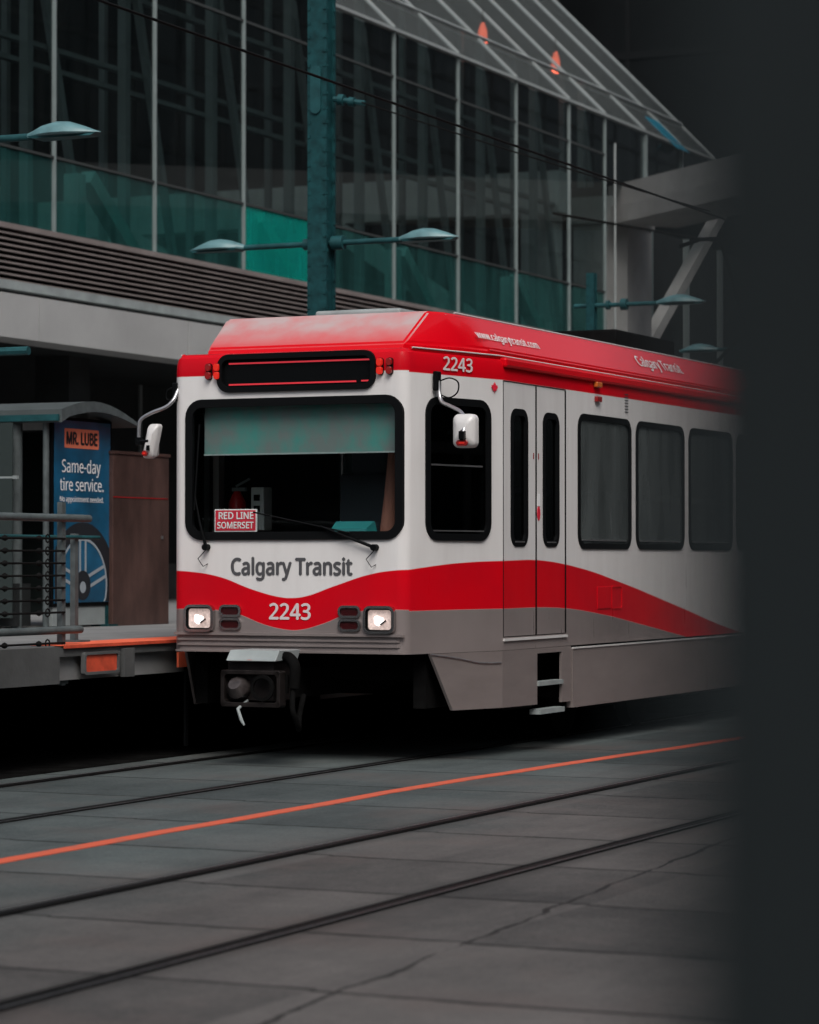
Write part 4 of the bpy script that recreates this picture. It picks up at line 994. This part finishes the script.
for s_ in (5, 9, 13, 17): MB().obox(Vector((0, (ry[0]+59.8)/2, 10.56))+d45*s_-n45*.15, Y_, d45, n45, (59.8-ry[0])/2, .05, .06).build('purlin', 'trussdk', bl)
MB().obox(Vector((0, 57.05, 10.56))+d45*.22+n45*.02, Y_, d45, n45, .42, .52, .006).build('blue_roof_pane', 'blueglass', bl)
# clerestory continuing past the corner
for a_, b_ in ((52.87, 55.2), (55.2, 57.5), (57.5, 59.8)):
    MB().box(-.03, -.01, a_+.03, b_-.03, 9.25, 10.46).build('glass_pane', 'facadeglass', bl)
    MB().box(-.05, .06, b_-.04, b_+.04, 9.25, 10.46).build('mullion', 'mullion', bl)
# recessed glazing right of the column
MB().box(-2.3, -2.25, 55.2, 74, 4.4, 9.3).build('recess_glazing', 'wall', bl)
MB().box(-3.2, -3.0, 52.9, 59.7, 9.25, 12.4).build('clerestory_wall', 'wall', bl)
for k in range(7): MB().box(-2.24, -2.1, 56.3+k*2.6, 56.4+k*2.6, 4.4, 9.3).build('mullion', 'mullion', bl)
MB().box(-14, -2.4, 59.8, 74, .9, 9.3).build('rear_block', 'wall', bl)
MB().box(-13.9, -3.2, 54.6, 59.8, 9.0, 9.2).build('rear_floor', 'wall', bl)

for i, q in enumerate(((-21.55, 50.2, 11.82), (-21.65, 54.3, 11.93))):
    l = thing('hanging_lamp', 'orange lit lamp seen through the glass roof, the %s of the two' % ('left' if i == 0 else 'right'), 'lamp', (q[0], q[1], q[2]-.2), 'orange lamps under the glass roof')  # glow added in place of an orange reflection on the glass
    MB().tube([(0, 0, 0), (0, 0, .08), (0, 0, .3), (0, 0, .45)], [.05, .10, .08, .03], 12).build('lamp_shade', 'orangelamp', l, True)
    MB().tube([(0, 0, .45), (0, 0, .75)], .01, 6).build('cord', 'wire', l)

# concrete walkway: column, beam over the street, brace
wk = thing('concrete_walkway', 'pale concrete overhead walkway with square column and diagonal brace right of the glass hall', 'walkway', (GX, 54.9, 0))
MB().box(-1.2, .0, -.75, .72, .9, 8.52).build('column', 'beamgrey', wk)
MB().box(-1.3, .06, -.80, .77, 8.52, 9.08).build('column_cap', 'beamgrey', wk)
dv = Vector((.761, -.648, 0)).normalized(); pv = Vector((.648, .761, 0)).normalized()
MB().obox(Vector((-.3, 0, 9.06))+dv*12, dv, pv, Z_, 12, .60, .23).build('deck_beam', 'beamgrey', wk)
MB().obox(Vector((-.3, 0, 8.63))+dv*12.75, dv, pv, Z_, 12, .78, .18).build('lower_beam', 'beamgrey', wk)
MB().bar((-.5, -.4, 4.7), (-.5, 7.6, 10.1), .26, .26).build('brace', 'beamgrey', wk)
MB().tube([(.1, -1.75, 4.4), (.1, -1.75, 10.0)], .026, 10).build('drain_pipe', 'roofrib', wk)  # thin pale tube standing in for the bright corner mullion

# ================================================================== towers
def tower(label, x0, x1, y0, y1, h_, face, step, mats=('towerdark', 'towerline')):
    t = thing('office_tower', label, 'building', ((x0+x1)/2, (y0+y1)/2, 0))
    cx, cy = (x1-x0)/2, (y1-y0)/2
    MB().box(-cx, cx, -cy, cy, 0, h_).build('wall', mats[0], t)
    m = MB()
    z = step
    while z < h_:
        m.box(-cx-.06, cx+.06, -cy-.06, cy+.06, z, z+.22); z += step
    m.build('floor_band', mats[1], t)
    m = MB(); x = -cx+step
    while x < cx: m.box(x, x+.15, -cy-.04, -cy, 0, h_); m.box(x, x+.15, cy, cy+.04, 0, h_); x += step
    y = -cy+step
    while y < cy: m.box(-cx-.04, -cx, y, y+.15, 0, h_); m.box(cx, cx+.04, y, y+.15, 0, h_); y += step
    m.build('fin', mats[1], t)
    return t
tower('near black office tower rising behind the glass roof at upper right', -80, -24, 80, 110, 70, 0, 4.2)
tower('dark office block far down the street behind the tram', -23, -13, 95, 130, 60, 0, 3.9)
for i, (y0, y1, h_) in enumerate(((-70, -30, 34), (-26, 22, 13), (26, 70, 30), (74, 240, 40))):  # unseen row opposite, heights and lengths shaped for reflections and light
    tower(('brown office block across the street, behind the photographer', 'low brown office block across the street beside the photographer', 'tall brown office block across the street, opposite the glass hall', 'long brown office block far along the far side of the street')[i], 16, 40, y0, y1, h_, 0, 3.6, ('cityglass', 'cityface'))
tower('office block closing the street behind the photographer', -150, 14, -110, -80, 20, 0, 3.6, ('cityglass', 'cityface'))  # unseen block added to keep bright sky out of the windscreen

# ================================================================== foreground column
fp = thing('foreground_column', 'dark grey column, very close and out of focus, along the right edge', 'column', (0, 0, 0))
c0 = cam.location if False else Vector((0, 0, 0))
f2 = Vector((fw.x, fw.y, 0)).normalized()
def at(d, s_): return f2*d+rt*s_
# square shaft turned to the street grid, its left corner about a metre away
lc = at(.56, .0482)
fp.location = (lc.x, lc.y, 0)
MB().box(.0, .42, .0, .42, .0, 4.6).build('shaft', 'pillar', fp, bevel=.008)
MB().box(-.01, .43, -.01, .43, 0, .16).build('base', 'pillar', fp)
